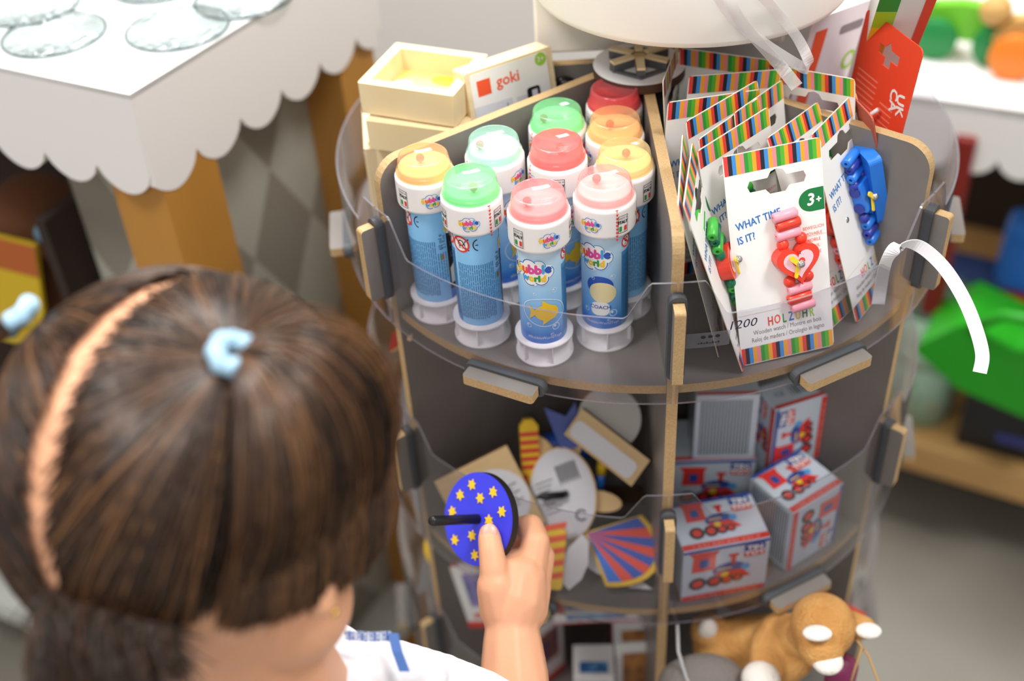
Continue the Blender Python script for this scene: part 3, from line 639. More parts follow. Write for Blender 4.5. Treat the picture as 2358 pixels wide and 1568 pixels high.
# ------------------------------------------------------------------ round white canopy that crowns the stand, ribbons tied to it
t = empty('white_canopy', 'cream white round canopy crowning the display stand, sheer ribbons hanging from it', 'canopy', T(0, 0, 0))
CRM = mat('cream_cloth', '#f4f1ea', .6, bump=(18, .25, .003))
cen = Vector((.030, .014, .953)); rc = .0985
b = MB(); n = 120
prof = [(rc, 0), (rc+.0012, .002), (rc+.0018, .004), (rc+.002, .03), (rc+.0025, .06), (rc+.001, .075), (rc-.006, .083), (rc-.03, .088), (0, .09)]
b.lathe(prof, CRM, n, T(*cen)); b.lathe([(rc, 0), (rc-.0025, .001), (rc-.002, .06), (rc-.01, .078), (0, .08)], CRM, n, T(*cen)); b.build('canopy_skirt', t)
b = MB(); b.box((.012, .066, ZS+HD+.024), (.160, .118, .046), CRM); b.build('support_block', t, bevel=.002)
b = MB(); b.lathe([(.02, ZS+HD+.047), (.02, .948+.0905)], WHITE, 24, T(cen.x, cen.y+.03, 0)); b.build('pole', t)
SATIN = mat('satin_ribbon', '#f4f3f6', .3, sss=0)
def ribbon(name, pts, w, side, parent=None, n=40, m_=SATIN):
    pts = [Vector(p) for p in pts]; b = MB(); V = []
    def cr(i, f):
        p = [pts[max(0, min(len(pts)-1, i+k))] for k in (-1, 0, 1, 2)]
        return .5*((2*p[1])+(-p[0]+p[2])*f+(2*p[0]-5*p[1]+4*p[2]-p[3])*f*f+(-p[0]+3*p[1]-3*p[2]+p[3])*f**3)
    path = []
    for i in range(len(pts)-1):
        for k in range(8): path.append(cr(i, k/8))
    path.append(pts[-1]); sd = Vector(side).normalized(); N = len(path)
    for i, p in enumerate(path):
        tg = (path[min(N-1, i+1)]-path[max(0, i-1)]).normalized(); s2 = (sd-tg*sd.dot(tg)).normalized(); nn = tg.cross(s2)*.00018
        for a, c in ((-1, -1), (1, -1), (1, 1), (-1, 1)): V.append(p+s2*w/2*a+nn*c)
    F = []
    for i in range(N-1):
        for k in range(4): F.append((i*4+k, i*4+(k+1) % 4, i*4+4+(k+1) % 4, i*4+4+k))
    F += [(3, 2, 1, 0), (N*4-4, N*4-3, N*4-2, N*4-1)]
    b.add(V, F, m_, smooth=False); return b.build(name, parent)
SHEER = clear('sheer_ribbon', '#f6f5f6', .04, .35, .32, '#f4f2f2')
dpt = lambda u, v, z: G(u, v, z)
ribbon('hanging_ribbon', [dpt(1640, -25, 1.0), dpt(1690, 45, .97), dpt(1760, 100, .955), dpt(1830, 145, .945), dpt(1858, 158, .94), dpt(1862, 140, .945), dpt(1835, 85, .955), dpt(1790, 30, .97), dpt(1745, -20, .99)], .006, (.5, .5, .7), t, m_=SHEER)
ribbon('hanging_ribbon', [dpt(1672, -20, 1.0), dpt(1700, 40, .98), dpt(1745, 95, .96), dpt(1795, 150, .945), dpt(1835, 200, .94)], .007, (.8, -.3, .3), t, m_=SHEER)
# curled ribbon over the right side of the guard
rb = ribbon('curling_ribbon', [G(2022, 700, .812), G(2030, 650, .830), G(2042, 600, .857), G(2070, 566, .868), G(2115, 566, .867), G(2170, 612, .858), G(2215, 680, .845), G(2245, 750, .83), G(2262, 815, .818), G(2256, 858, .808)], .0075, CM @ Vector((.75, .35, .5)))
tag(rb, 'white satin ribbon curling over the clear guard beside the blue watch card', 'ribbon')

# ------------------------------------------------------------------ carded toys in the right rear sector
def quad_card(name, lb, cat, tl, tr, bl, z, th=.0012, group=None):
    tl, tr, bl = [G(u, v, zz) for (u, v), zz in zip((tl, tr, bl), z)]
    M, w_, h_ = rig(bl, bl+(tr-tl), tl); t = empty(name, lb, cat, M, group); return t, w_, h_
ORC = mat('orange_red_card', '#ee4a2b', .45)
t, w_, h_ = quad_card('carded_toy', 'orange-red backing card seen from behind with white twist ties and angular hanging slot', 'toy card', (2000, 18), (2130, 115), (1925, 345), (ZS+.150, ZS+.150, ZS+.055))
b = MB(); hx, hy = w_*.5, h_-.016
b.plate([rrect(0, -.050, w_, h_, .004), [(hx-.010, hy-.003), (hx-.003, hy-.003), (hx-.003, hy-.008), (hx+.004, hy-.008), (hx+.004, hy-.003), (hx+.011, hy-.003), (hx+.011, hy+.003), (hx+.003, hy+.003), (hx, hy+.007), (hx-.004, hy+.003), (hx-.010, hy+.003)]], 0, .0008, ORC)
lt = mat('card_faint_text', '#f58a73', .5)
for i in range(12): b.flat([rect(.005, h_*.62-i*.0036, w_*.45, h_*.62-i*.0036+.0009)], .0009, lt)
for i in range(9): b.flat([rect(w_*.55, h_*.52-i*.0036, w_*.78, h_*.52-i*.0036+.0009)], .0009, lt)
b.text('UK', w_*.87, h_*.60, .010, PAPER, .0010, rot=-PI/2+.2, bold=.0003); b.text('CA', w_*.75, h_*.60, .010, PAPER, .0010, rot=-PI/2+.2, bold=.0003); b.text('CE', w_*.78, h_*.10, .011, PAPER, .0010, bold=.0003)
b.flat([circ(w_*.5, h_*.14, .0055, n=20), circ(w_*.5, h_*.14, .0045, n=20)], .0010, PAPER)
b.build('backing_card', t); b = MB()
b.tube([(w_*.25, h_*.36, .003), (w_*.45, h_*.37, .006), (w_*.62, h_*.5, .004)], .0013, WHITE, 8); b.tube([(w_*.4, h_*.38, .005), (w_*.5, h_*.33, .007), (w_*.62, h_*.34, .003)], .0013, WHITE, 8); b.build('twist_tie', t)
t, w_, h_ = quad_card('carton_sleeve', 'tall carton with lime, yellow and orange stripes behind the orange-red card', 'carton', (1955, -60), (2090, -60), (1965, 190), (ZS+.19, ZS+.19, ZS+.09))
b = MB(); b.prism(rect(0, -.088, w_, h_), -.018, 0, PAPER); n_ = 5
for i, m_ in enumerate((GRN, mat('lime_bright', '#a9d62a', .5), YEL, mat('amber', '#f79a1c', .5), ORC, ORC)): b.flat([rect(0, h_-.02-(i+1)*.017, w_*.38, h_-.02-i*.017)], .0003, m_)
b.flat([rect(w_*.82, -.088, w_, h_)], .0003, ORC); b.build('carton_body', t)
t, w_, h_ = quad_card('carded_toy', 'pale pink toy card with round green mark and orange stripe, behind the ribbons', 'toy card', (1745, 95), (1905, 35), (1790, 330), (ZS+.135, ZS+.135, ZS+.04))
b = MB(); PPK = mat('pale_pink_card', '#ecdfe6', .5); b.prism(rrect(0, -.038, w_, h_, .003), 0, .0008, PPK); b.flat([rect(w_*.1, h_*.1, w_*.28, h_*.9)], .001, ORANGE)
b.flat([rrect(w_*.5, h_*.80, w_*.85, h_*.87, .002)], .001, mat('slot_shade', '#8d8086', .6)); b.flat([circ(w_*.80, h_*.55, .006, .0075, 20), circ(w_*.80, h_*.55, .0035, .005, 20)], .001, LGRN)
b.flat([circ(w_*.45, h_*.45, .006, .004, 16)], .001, RED); b.flat([rect(w_*.4, 0, w_, h_*.08)], .001, LGRN); b.build('backing_card', t)
t, w_, h_ = quad_card('carded_toy', 'dark red rounded toy card with blue edge peeking over the right divider', 'toy card', (1960, 215), (2022, 280), (1975, 360), (ZS+.118, ZS+.118, ZS+.07))
b = MB(); b.prism(rrect(0, -.068, w_, h_, .004), 0, .001, mat('dark_red_card', '#b5543f', .5)); b.build('backing_card', t)
b = MB(); b.prism(rrect(w_*.5, -.02, w_*1.25, h_*.55, .003), .002, .010, BLU_W); b.build('blue_toy', t)
# ------------------------------------------------------------------ boxed tin trains, middle tier right
Z2, Z3 = ZS-TD+.0004, ZS-2*TD+.0004
BOXW = mat('box_silver', '#c9d3de', .35); BOXB = mat('box_blue', '#2b4f9e', .4); BOXR = mat('box_red', '#dc3a30', .4); BOXT = mat('box_text', '#545a62', .5)
def train(b, T_, s):
    # small picture of a red steam engine with its tender cab
    z = .0004
    k = mat('train_black', '#2a2430', .5); m_ = RED
    b.flat([[(-.40*s, .10*s), (-.05*s, .10*s), (-.05*s, .42*s), (.0*s, .50*s), (-.45*s, .52*s), (-.38*s, .42*s)]], z, m_, T_)
    b.flat([rrect(-.29*s, .18*s, -.15*s, .36*s, .02*s)], z+.0001, BOXB, T_)
    b.flat([circ(.16*s, .06*s, .25*s, .14*s, 20)], z, BOXB, T_); b.flat([rect(-.05*s, -.10*s, .38*s, .02*s)], z+.00005, m_, T_)
    b.flat([rect(.18*s, .15*s, .25*s, .34*s)], z, m_, T_); b.flat([rect(.14*s, .32*s, .29*s, .38*s)], z, m_, T_)
    b.flat([[(.38*s, -.02*s), (.50*s, -.16*s), (.30*s, -.16*s)]], z, m_, T_); b.flat([circ(.40*s, .06*s, .07*s, n=14)], z+.0001, SKYB, T_)
    for x, r in ((-.30, .13), (-.05, .12), (.14, .10), (.30, .08)):
        b.flat([circ(x*s, -.16*s, r*s, n=16)], z+.00008, k, T_); b.flat([circ(x*s, -.16*s, r*s*.6, n=14)], z+.00012, m_, T_)
    b.flat([circ(.1*s, -.04*s, .06*s, n=12)], z+.00015, YEL, T_); b.flat([rect(-.02*s, .07*s, .2*s, .1*s)], z+.0001, YEL, T_)
def logo_tt(b, T_, x, y, s):
    b.flat([rrect(x-s*1.15, y, x+s*1.15, y+s*1.0, s*.1)], .0004, BOXB, T_); b.flat([rrect(x-s*1.15, y-s*.95, x+s*1.15, y, s*.3)], .0004, BOXR, T_)
    b.text('TIN', x, y+s*.42, s*.95, PAPER, .0006, T_, bold=s*.06, sx=1.15); b.text('TOY', x, y-s*.42, s*.95, PAPER, .0006, T_, bold=s*.06, sx=1.15)
def tin_box(lb, M, faces, w=.060, h=.052, d=.042):
    # local box: x width, y depth (front at y=0), z height; printed faces
    t = empty('tin_train_box', lb, 'toy box', M, 'boxed tin trains on the middle tier')
    b = MB(); b.box((w/2, d/2, h/2), (w, d, h), BOXW); b.build('carton', t, bevel=.0008)
    b = MB()
    FT = {'front': (frame((0, 0, 0), (1, 0, 0), (0, 0, 1), (0, -1, 0)), w, h), 'top': (frame((0, 0, h), (1, 0, 0), (0, 1, 0), (0, 0, 1)), w, d),
          'left': (frame((0, d, 0), (0, -1, 0), (0, 0, 1), (-1, 0, 0)), d, h), 'right': (frame((w, 0, 0), (0, 1, 0), (0, 0, 1), (1, 0, 0)), d, h)}
    for f, kind in faces.items():
        T_, W_, H_ = FT[f]; rot = 0
        if kind.endswith('90'): T_ = T_ @ T(0, H_, 0, rz=-PI/2); W_, H_ = H_, W_; kind = kind[:-2]
        if kind.endswith('-'): T_ = T_ @ T(W_, 0, 0, rz=PI/2); W_, H_ = H_, W_; kind = kind[:-1]
        if kind == 'pic':
            b.flat([rect(.0005, .0005, W_-.0005, .0052)], .0002, BOXR, T_); b.flat([rect(.0005, H_-.003, W_-.0005, H_-.0005)], .0002, BOXB, T_)
            [b.flat([rect(W_*.12+i*W_*.056, .0021, W_*.12+i*W_*.056+W_*(.04 if i % 3 else .02), .0030)], .0003, T_ and mat('box_pink_print', '#f0a59c', .5), T_) for i in range(14)]
            train(b, T_ @ T(W_*.42, H_*.47, 0), min(W_, H_*1.2)*.78); logo_tt(b, T_, W_-.0105, H_-.0095, .0062)
        elif kind == 'text':
            for i in range(int(W_/.0022)-3): b.flat([rect(.004+i*.0022, .004, .0051+i*.0022, H_-.004)], .0002, BOXT, T_)
        elif kind == 'code':
            b.flat([rect(.001, .001, W_-.001, .004)], .0002, BOXR, T_)
            for i in range(9): b.flat([rect(W_*.45+i*.0022, H_*.35, W_*.45+.0004+i*.0022+(i % 3)*.0004, H_*.7)], .0003, BLACK, T_)
            b.text('CE', W_*.25, H_*.5, .006, GREYT, .0003, T_)
        elif kind == 'plain': b.flat([rect(.0005, .0005, W_-.0005, .004)], .0002, BOXR, T_)
    b.build('printing', t)
def on(x, y, z, a): return frame((x, y, z), (math.cos(a), math.sin(a), 0), (-math.sin(a), math.cos(a), 0), (0, 0, 1))
tin_box('tin train box at the front of the middle tier, nearest the central divider', on(.0165, -.1930, Z2, .185), {'front': 'pic', 'top': 'pic', 'left': 'plain'})
tin_box('tin train box standing level behind the front one, a grey text box on it', on(.0180, -.1130, Z2, 0), {'front': 'pic', 'top': 'plain'}, .058, .0555, .042)
tin_box('grey box turned to its small-print side, standing on another tin train box', on(.0310, -.1120, Z2+.0562, -.02), {'front': 'text', 'top': 'code'}, .043, .060, .036)
tin_box('tin train box at the right front corner, small print on its left side', on(.0915, -.1695, Z2, .60), {'front': 'pic90', 'top': 'pic', 'left': 'text'}, .047, .060, .042)
tin_box('tin train box standing on end at the right rear with barcode on top', on(.0845, -.1175, Z2+.0453, .36), {'front': 'pic-', 'top': 'code', 'left': 'pic-'}, .041, .060, .026)
tin_box('tin train box hidden under the one with the barcode', on(.0845, -.1170, Z2, .36), {'front': 'pic'}, .041, .045, .026)

# ------------------------------------------------------------------ puzzle boxes, lowest tier left
PBW = mat('puzzle_white', '#ece9e6', .45)
def puzzle(lb, M, w, h, d, side=True, pic='#2f5fa0', pic2='#6fa3cf'):
    t = empty('puzzle_box', lb, 'puzzle box', M, 'small puzzle boxes on the lowest tier')
    b = MB(); b.box((w/2, d/2, h/2), (w, d, h), PBW); b.build('carton', t, bevel=.0008)
    b = MB(); F = frame((0, 0, 0), (1, 0, 0), (0, 0, 1), (0, -1, 0)); Tp = frame((0, 0, h), (1, 0, 0), (0, 1, 0), (0, 0, 1))
    L_ = frame((0, d, 0), (0, -1, 0), (0, 0, 1), (-1, 0, 0))
    pm = mat('puzzle_print_'+pic, pic, .4, noise=(90, pic2, (1, 1, 1), .12))
    b.flat([rrect(w*.15, h*.35, w*.85, h*.88, .001)], .0003, pm, F); b.flat([rect(0, 0, w, h*.10)], .0003, BOXR, F); b.text('goki', w*.3, h*.22, h*.12, RED, .0004, F, bold=.0002)
    b.flat([rrect(w*.15, d*.1, w*.85, d*.45, .001)], .0003, pm, Tp)
    b.flat([rect(0, 0, d*.3, h)], .0003, BOXR, L_); b.flat([rrect(d*.4, h*.2, d*.9, h*.75, .001)], .0003, pm, L_)
    if side: b.flat([rect(0, 0, w*.13, d)], .0003, BOXR, Tp); b.text('goki', w*.45, d*.75, .009, RED, .0004, Tp, bold=.0003); b.text('Puzzle', w*.45, d*.58, .006, GREYT, .0004, Tp)
    b.build('printing', t)
puzzle('puzzle box lying across the two upright ones in the lowest tier, grey word under red', on(-.072, -.118, Z3+.0855, .03), .068, .012, .040, True)
puzzle('small upright white puzzle box with deep blue picture, front of the lowest tier', on(-.058, -.158, Z3, -.02), .032, .072, .03, False)
puzzle('upright puzzle box with brown and orange picture beside the blue one', on(-.024, -.140, Z3, .04), .036, .085, .03, False, '#8a5a3c', '#c78a4a')
puzzle('slanting puzzle box behind the wrist, picture showing to the right', on(-.094, -.126, Z3, .75), .040, .075, .03, True, '#4a3f6a', '#a06a50')
puzzle('red-cornered white puzzle box at the left rim of the lowest tier', on(-.1400, -.1130, Z3+.078, -.10) @ T(ry=-.14), .050, .075, .040, True, '#5a6a9a', '#9a8ac0')

# ------------------------------------------------------------------ wooden toys heaped in the middle tier left
def slab(name, lb, cat, outline, M, th, m_, side=None, deco=None, group=None):
    t = empty(name, lb, cat, M, group)
    b = MB(); b.prism(outline, 0, th, m_, side=side or m_); b.build(name.split('_')[-1]+'_board' if not name.endswith('board') else 'board', t)
    if deco:
        for nm, fn in deco.items(): q = MB(); fn(q); q.build(nm, t)
    return t
def lean(u, v, z, facing, up, k=0):
    # plate standing in the world: centre seen at u, v at height z, with its normal and up direction
    Z_ = Vector(facing).normalized(); Y_ = Vector(up); Y_ = (Y_-Z_*Y_.dot(Z_)).normalized(); X_ = Y_.cross(Z_)
    return frame(G(u, v, z)+Z_*k, X_, Y_, Z_)
PLY = mat('ply_face', '#dcbf8e', .55, noise=(30, '#d2b27e', (1, 6, 1), .25)); STICK = mat('sticker_white', '#dedee2', .45); WOODN = mat('natural_wood', '#e2bf87', .55)
def st1(q):
    q.flat([circ(.004, -.002, .0235, n=36)], .0002+.006, STICK)
    for i in range(6): q.flat([rect(.006, .004-i*.003, .022-(i % 2)*.004, .005-i*.003)], .0004+.006, GREYT)
slab('square_toy_board', 'pale square plywood board with round white sticker standing behind the blue spinning top', 'wooden toy', rect(-.028, -.031, .028, .031), lean(1128, 1150, Z2+.048, (.10, -.85, .50), (-.33, .1, .9)), .006, PLY, DB, {'sticker': st1})
# flower-shaped toy seen from behind with oval sticker and black peg
def fl(q):
    for a, L in ((1.20, .0), (2.05, .0), (-.25, .004), (-1.25, .002), (-2.1, .0)):
        q.prism(circ(.0285*math.cos(a)*.85, .034*math.sin(a), .0125+L, .0075, 18, rot=a), -.004, -.0008, WOODN)
def st2(q):
    q.flat([circ(0, 0, .0225, .0320, 40)], .0042, STICK)
    for i in range(11): q.flat([rect(.001+i*.0014, .006+(i % 2)*.002, .0018+i*.0014, .020)], .0045, BLACK, T(rz=.25))
    for i in range(8): q.flat([rect(-.016, .012-i*.0032, -.003-(i % 3)*.002, .0128-i*.0032)], .0045, GREYT, T(rz=.25))
    q.flat([circ(.011, -.016, .0042, n=18, a0=.5, a1=5.6)+circ(.011, -.016, .0029, n=18, a0=.5, a1=5.6)[::-1]], .0045, BLACK)
def peg(q): q.tube([(-.018, .001, .012), (-.013, .001, .012), (.0, 0, .008), (.002, 0, .004)], [.0008, .0026, .0026, .0026], BLACK, 12)
slab('petal_toy', 'round wooden toy with petal feet, white sticker and black peg on its back', 'wooden toy', circ(0, 0, .0235, .0330, 40), lean(1298, 1135, Z2+.046, (-.12, -.80, .60), (-.12, .2, .9)), .004, WOODN, WOODN, {'petal_feet': fl, 'sticker': st2, 'peg': peg})
# red and yellow checked tower piece
def chk(q):
    for i in range(5): q.flat([rect(-.0065, .002+i*.006, .0065, .005+i*.006)], .0055, BOXR)
    for i in (0, 1): q.flat([rect(-.012+i*.014, -.026, -.003+i*.014, -.002)], .0055, BOXR)
slab('castle_toy', 'yellow wooden piece with red stripes behind the petal-footed toy', 'wooden toy', [(-.015, -.03), (.015, -.03), (.015, .0), (.0065, .0), (.0065, .033), (.003, .038), (-.003, .038), (-.0065, .033), (-.0065, 0), (-.015, 0)], lean(1222, 1080, Z2+.055, (.1, -.9, .45), (.02, .1, .9)), .005, YEL, None, {'red_stripes': chk})
b = MB(); b.tube([G(1215, 1058, Z2+.052), G(1245, 1030, Z2+.060), G(1285, 1018, Z2+.062), G(1325, 1030, Z2+.056), G(1345, 1050, Z2+.048)], [.006, .0085, .0095, .009, .006], mat('toy_blue', '#2358b8', .4), 14)
tag(b.build('curved_blue_toy'), 'curved blue wooden toy arched over the petal-footed one', 'wooden toy')
b = MB(); b.prism([(-.006, -.016), (.010, -.014), (.012, .016), (.003, .008), (-.010, .018)], 0, .005, mat('toy_deep_blue', '#1f3f9a', .4)); tag(b.build('blue_horn_toy', M=lean(1300, 985, Z2+.082, (0, -.8, .6), (-.2, .1, 1))), 'deep blue pointed toy piece sticking up behind the arched one', 'wooden toy')
# plank with white round, upper right of the heap
def st3(q):
    q.flat([circ(0, .002, .022, .010, 26)], -.0004, STICK)
slab('plank_toy', 'tan wooden plank tilted in the dark rear of the middle tier', 'wooden toy', rect(-.029, -.011, .029, .011), lean(1402, 1028, Z2+.088, (-.30, -.72, .62), (.58, .35, .75)), .006, PLY, DB, {'sticker': lambda q: q.flat([rrect(-.027, -.009, .025, .004, .004)], .0063, STICK)})
slab('round_toy', 'grey-white round toy disc half hidden behind the tilted plank', 'wooden toy', circ(0, 0, .022, n=30), lean(1405, 965, Z2+.098, (-.2, -.7, .7), (0, .2, .9)), .005, mat('disc_grey', '#b8b4ae', .5), DB)
b = MB(); b.tube([G(1380, 1128, Z2+.03), G(1384, 1090, Z2+.045)], .0032, BLU_W, 10); b.tube([G(1384, 1090, Z2+.045), G(1387, 1062, Z2+.055)], .0036, YEL, 10); b.tube([G(1387, 1062, Z2+.055), G(1392, 1030, Z2+.066)], .0026, BLACK, 10)
tag(b.build('peg_doll'), 'thin peg toy with yellow band standing in the dark behind the heap', 'wooden toy')
# striped tie piece, white wings, kite fan
def tie(q):
    for i in range(5): q.flat([[(-.0075, -.016+i*.0085), (.0075, -.012+i*.0085), (.0075, -.008+i*.0085), (-.0075, -.012+i*.0085)]], .0045, ORANGE)
slab('striped_toy', 'yellow toy piece with orange diagonal stripes just right of the hand', 'wooden toy', rrect(-.0078, -.021, .0078, .021, .003), lean(1275, 1285, Z2+.022, (-.1, -.72, .7), (.06, .3, .9)), .004, YEL, DB, {'orange_stripes': tie})
WING = mat('wing_white', '#d8d6d4', .5)
wing = [(0, .020), (.006, .016), (.010, .002), (.009, -.010), (.003, -.020), (-.004, -.016), (-.008, -.004), (-.006, .008)]
slab('wing_toy', 'white wing-shaped piece with dark rim standing right of the striped toy', 'wooden toy', wing, lean(1322, 1290, Z2+.020, (-.1, -.75, .65), (.25, .2, .9)), .004, WING, DB)
slab('wing_toy', 'white leaf-shaped piece sloping down to the right below the coloured fan', 'wooden toy', [(-.034, .012), (-.022, .014), (.0, .004), (.022, -.008), (.034, -.016), (.018, -.016), (-.004, -.008), (-.024, .002)], lean(1392, 1298, Z2+.010, (0, -.5, .87), (.1, .8, .5)), .004, WING, DB)
def fan(q):
    n = 9; ks = (BLU_W, ORC, DBLUE, ORC, DBLUE, ORC, DBLUE, ORC, DBLUE)
    for i in range(n):
        a0, a1 = -1.0+i*.22, -1.0+(i+1)*.22; q.flat([[(0, 0), (.050*math.cos(a0), .030*math.sin(a0)), (.050*math.cos(a1), .030*math.sin(a1))]], .0045, ks[i])
slab('fan_toy', 'butterfly-like fan toy with orange and blue rays and yellow rim', 'wooden toy', [(-.002, 0)]+[(.054*math.cos(a), .033*math.sin(a)) for a in [-1.05+i*.17 for i in range(13)]], lean(1352, 1232, Z2+.022, (-.05, -.45, .89), (.45, .85, .3)), .004, YEL, DB, {'rays': fan})
b = MB(); b.box((0, 0, .003), (.075, .012, .006), mat('dark_stick', '#4a3420', .6)); tag(b.build('wooden_bar', M=on(-.03, -.100, Z2+.006, -.05)), 'dark brown wooden bar lying at the back of the toy heap', 'wooden bar')
# left sector of the middle tier and above the rim
b = MB(); b.prism(rrect(-.018, -.030, .018, .030, .003), 0, .003, mat('deep_red', '#8f1f18', .5), side=PLY); tag(b.build('red_faced_board', M=frame(P(A0-.10, R-.010, ZS-.0080-.034), (.2, .3, .02), (.06, .0, 1), (-.84, -.54, .05)) @ T(rz=.1)), 'small red-faced board leaning at the left rim under the top shelf', 'toy board')
b = MB(); b.lathe([(.014*math.sin(t*PI/12)+1e-6, -.020*math.cos(t*PI/12)) for t in range(13)], YEL, 24)
py = P(A0-.12, R-.018, 0); tag(b.build('yellow_ball', M=T(py.x, py.y, Z3+.145)), 'yellow rounded toy at the left edge of the stand below the blue spinning top', 'toy')

# ------------------------------------------------------------------ plush animal, lowest tier right
def fuse(parts, voxel, m_, name, parent=None, smooth=6, extra=None):
    # parts: (kind, data) solids grown together into one continuous skin
    bm = bmesh.new()
    for p in parts:
        if p[0] == 'e':
            _, c, r, rot = p; M_ = Matrix.Translation(c) @ (Euler(rot).to_matrix().to_4x4() if not isinstance(rot, Matrix) else rot) @ Matrix.Diagonal((*r, 1))
            bmesh.ops.create_icosphere(bm, subdivisions=3, radius=1, matrix=M_)
        else:
            _, path, rs = p
            path = [Vector(q) for q in path]
            for i in range(len(path)-1):
                L = (path[i+1]-path[i]).length; k = max(2, int(L/(min(rs[i], rs[i+1])*.18)))
                for j in range(k+(1 if i == len(path)-2 else 0)):
                    f = j/k; r_ = rs[i]*(1-f)+rs[i+1]*f; bmesh.ops.create_icosphere(bm, subdivisions=2, radius=r_, matrix=Matrix.Translation(path[i].lerp(path[i+1], f)))
    me = bpy.data.meshes.new('t'); bm.to_mesh(me); bm.free()
    o = bpy.data.objects.new('t', me); COL.objects.link(o)
    r = o.modifiers.new('r', 'REMESH'); r.mode = 'VOXEL'; r.voxel_size = voxel; r.use_smooth_shade = True
    s_ = o.modifiers.new('s', 'SMOOTH'); s_.factor = .6; s_.iterations = smooth
    bpy.context.view_layer.update(); dg = bpy.context.evaluated_depsgraph_get()
    m2 = bpy.data.meshes.new_from_object(o.evaluated_get(dg)); m2.name = name
    bpy.data.objects.remove(o, do_unlink=True); bpy.data.meshes.remove(me)
    m2.materials.clear(); m2.materials.append(m_)
    m2.polygons.foreach_set('use_smooth', [True]*len(m2.polygons)); m2.polygons.foreach_set('material_index', [0]*len(m2.polygons))
    ob = bpy.data.objects.new(name, m2); COL.objects.link(ob); ob.parent = parent
    return ob
FUR = mat('tan_plush', '#b9803f', .95, noise=(70, '#d8a463', (1, 1, 1), .25), bump=(500, .8, .002)); FURL = mat('pale_plush', '#d6a868', .95, bump=(500, .8, .002)); FURW = mat('white_plush', '#f0eae2', .95, bump=(500, .8, .002))
pl = empty('plush_animal', 'tan plush animal with white ear tips and white paw slumped in the lowest tier', 'plush toy', T(0, 0, 0))
A = lambda u, v, t_: at(u, v, t_)
hd = A(1895, 1440, .83)
fuse([('e', hd, (.021, .022, .020), (0, 0, 0)), ('e', A(1890, 1490, .82), (.015, .015, .013), (0, 0, 0)), ('t', [A(1845, 1465, .86), A(1780, 1480, .90), A(1710, 1485, .91), A(1650, 1490, .91)], [.016, .021, .022, .018]),
      ('t', [A(1800, 1460, .88), A(1772, 1500, .87), A(1765, 1560, .86)], [.016, .015, .013]), ('t', [A(1850, 1470, .87), A(1830, 1520, .87), A(1800, 1545, .87)], [.013, .013, .012]),
      ('t', [A(1690, 1490, .92), A(1690, 1560, .92)], [.018, .016]), ('t', [A(1650, 1475, .92), A(1632, 1452, .90)], [.016, .014]),
      ('t', [A(1845, 1460, .84), A(1855, 1468, .83)], [.010, .007]), ('t', [A(1960, 1440, .84), A(1990, 1445, .84)], [.010, .008])], .0016, FUR, 'plush_body', pl, 8)
for (u, v, t_) , r in zip(((1882, 1458, .803), (2000, 1452, .828)), (.0095, .0085)):
    fuse([('e', A(u, v, t_), (r, .006, .0035), (0, .05, 0))], .0007, FURW, 'ear_tip', pl, 3)
fuse([('e', A(1905, 1522, .815), (.010, .010, .006), (0, 0, 0))], .0008, FURW, 'muzzle', pl, 3)
fuse([('e', A(1752, 1562, .85), (.013, .012, .010), (0, 0, 0))], .0008, FURW, 'paw', pl, 3)
fuse([('e', A(1630, 1450, .89), (.007, .006, .011), (0, 0, 0))], .0008, FURW, 'tail_tip', pl, 3)
b = MB(); cord = mat('jute_cord', '#b08d5c', .8)
b.tube([A(1968, 1468, .83), A(1985, 1490, .825), A(1975, 1520, .83), A(1960, 1568, .83)], .0009, cord, 6); b.tube([A(1968, 1468, .83), A(2000, 1510, .828), A(2022, 1568, .828), A(2030, 1600, .83)], .0009, cord, 6); b.build('tag_cord', pl)
tt, w_, h_ = quad_card('red_edged_card', 'dark card with red edge sloping above the plush animal', 'card', (1850, 1340), (2005, 1422), (1800, 1400), (Z3+.125, Z3+.105, Z3+.11))
b = MB(); b.prism(rrect(0, 0, w_, h_, .002), -.002, 0, mat('dull_grey_card', '#6b6360', .5), side=BOXR); b.prism(rect(-.001, h_-.003, w_+.001, h_+.001), -.0025, .0005, BOXR); b.build('card_sheet', tt)
b = MB(); b.tube([A(1560, 1440, .86), A(1562, 1500, .85), A(1580, 1560, .85), A(1600, 1600, .85)], .0012, mat('pale_cord', '#a9a8a8', .5), 6); tag(b.build('pale_cord'), 'thin pale cord hanging in the lowest tier beside the central divider', 'cord')
fuse([('e', A(1620, 1575, .87), (.030, .02, .022), (0, 0, 0)), ('e', A(1580, 1585, .87), (.02, .02, .02), (0, 0, 0))], .0015, mat('grey_plush', '#77706c', .9, bump=(300, .6, .002)), 'grey_plush_toy').location = (0, 0, 0)
tag(bpy.data.objects['grey_plush_toy'], 'dim grey soft toy at the bottom of the lowest tier right of the divider', 'plush toy')
b = MB(); b.lathe([(0, 0), (.009, 0), (.010, .004), (.010, .024), (.006, .030), (0, .031)], mat('magenta_toy', '#8a2a5c', .4), 20); p_ = A(1935, 1560, .86); tag(b.build('magenta_toy', M=T(p_.x, p_.y, p_.z-.01)), 'small magenta toy under the chin of the tan plush', 'toy')
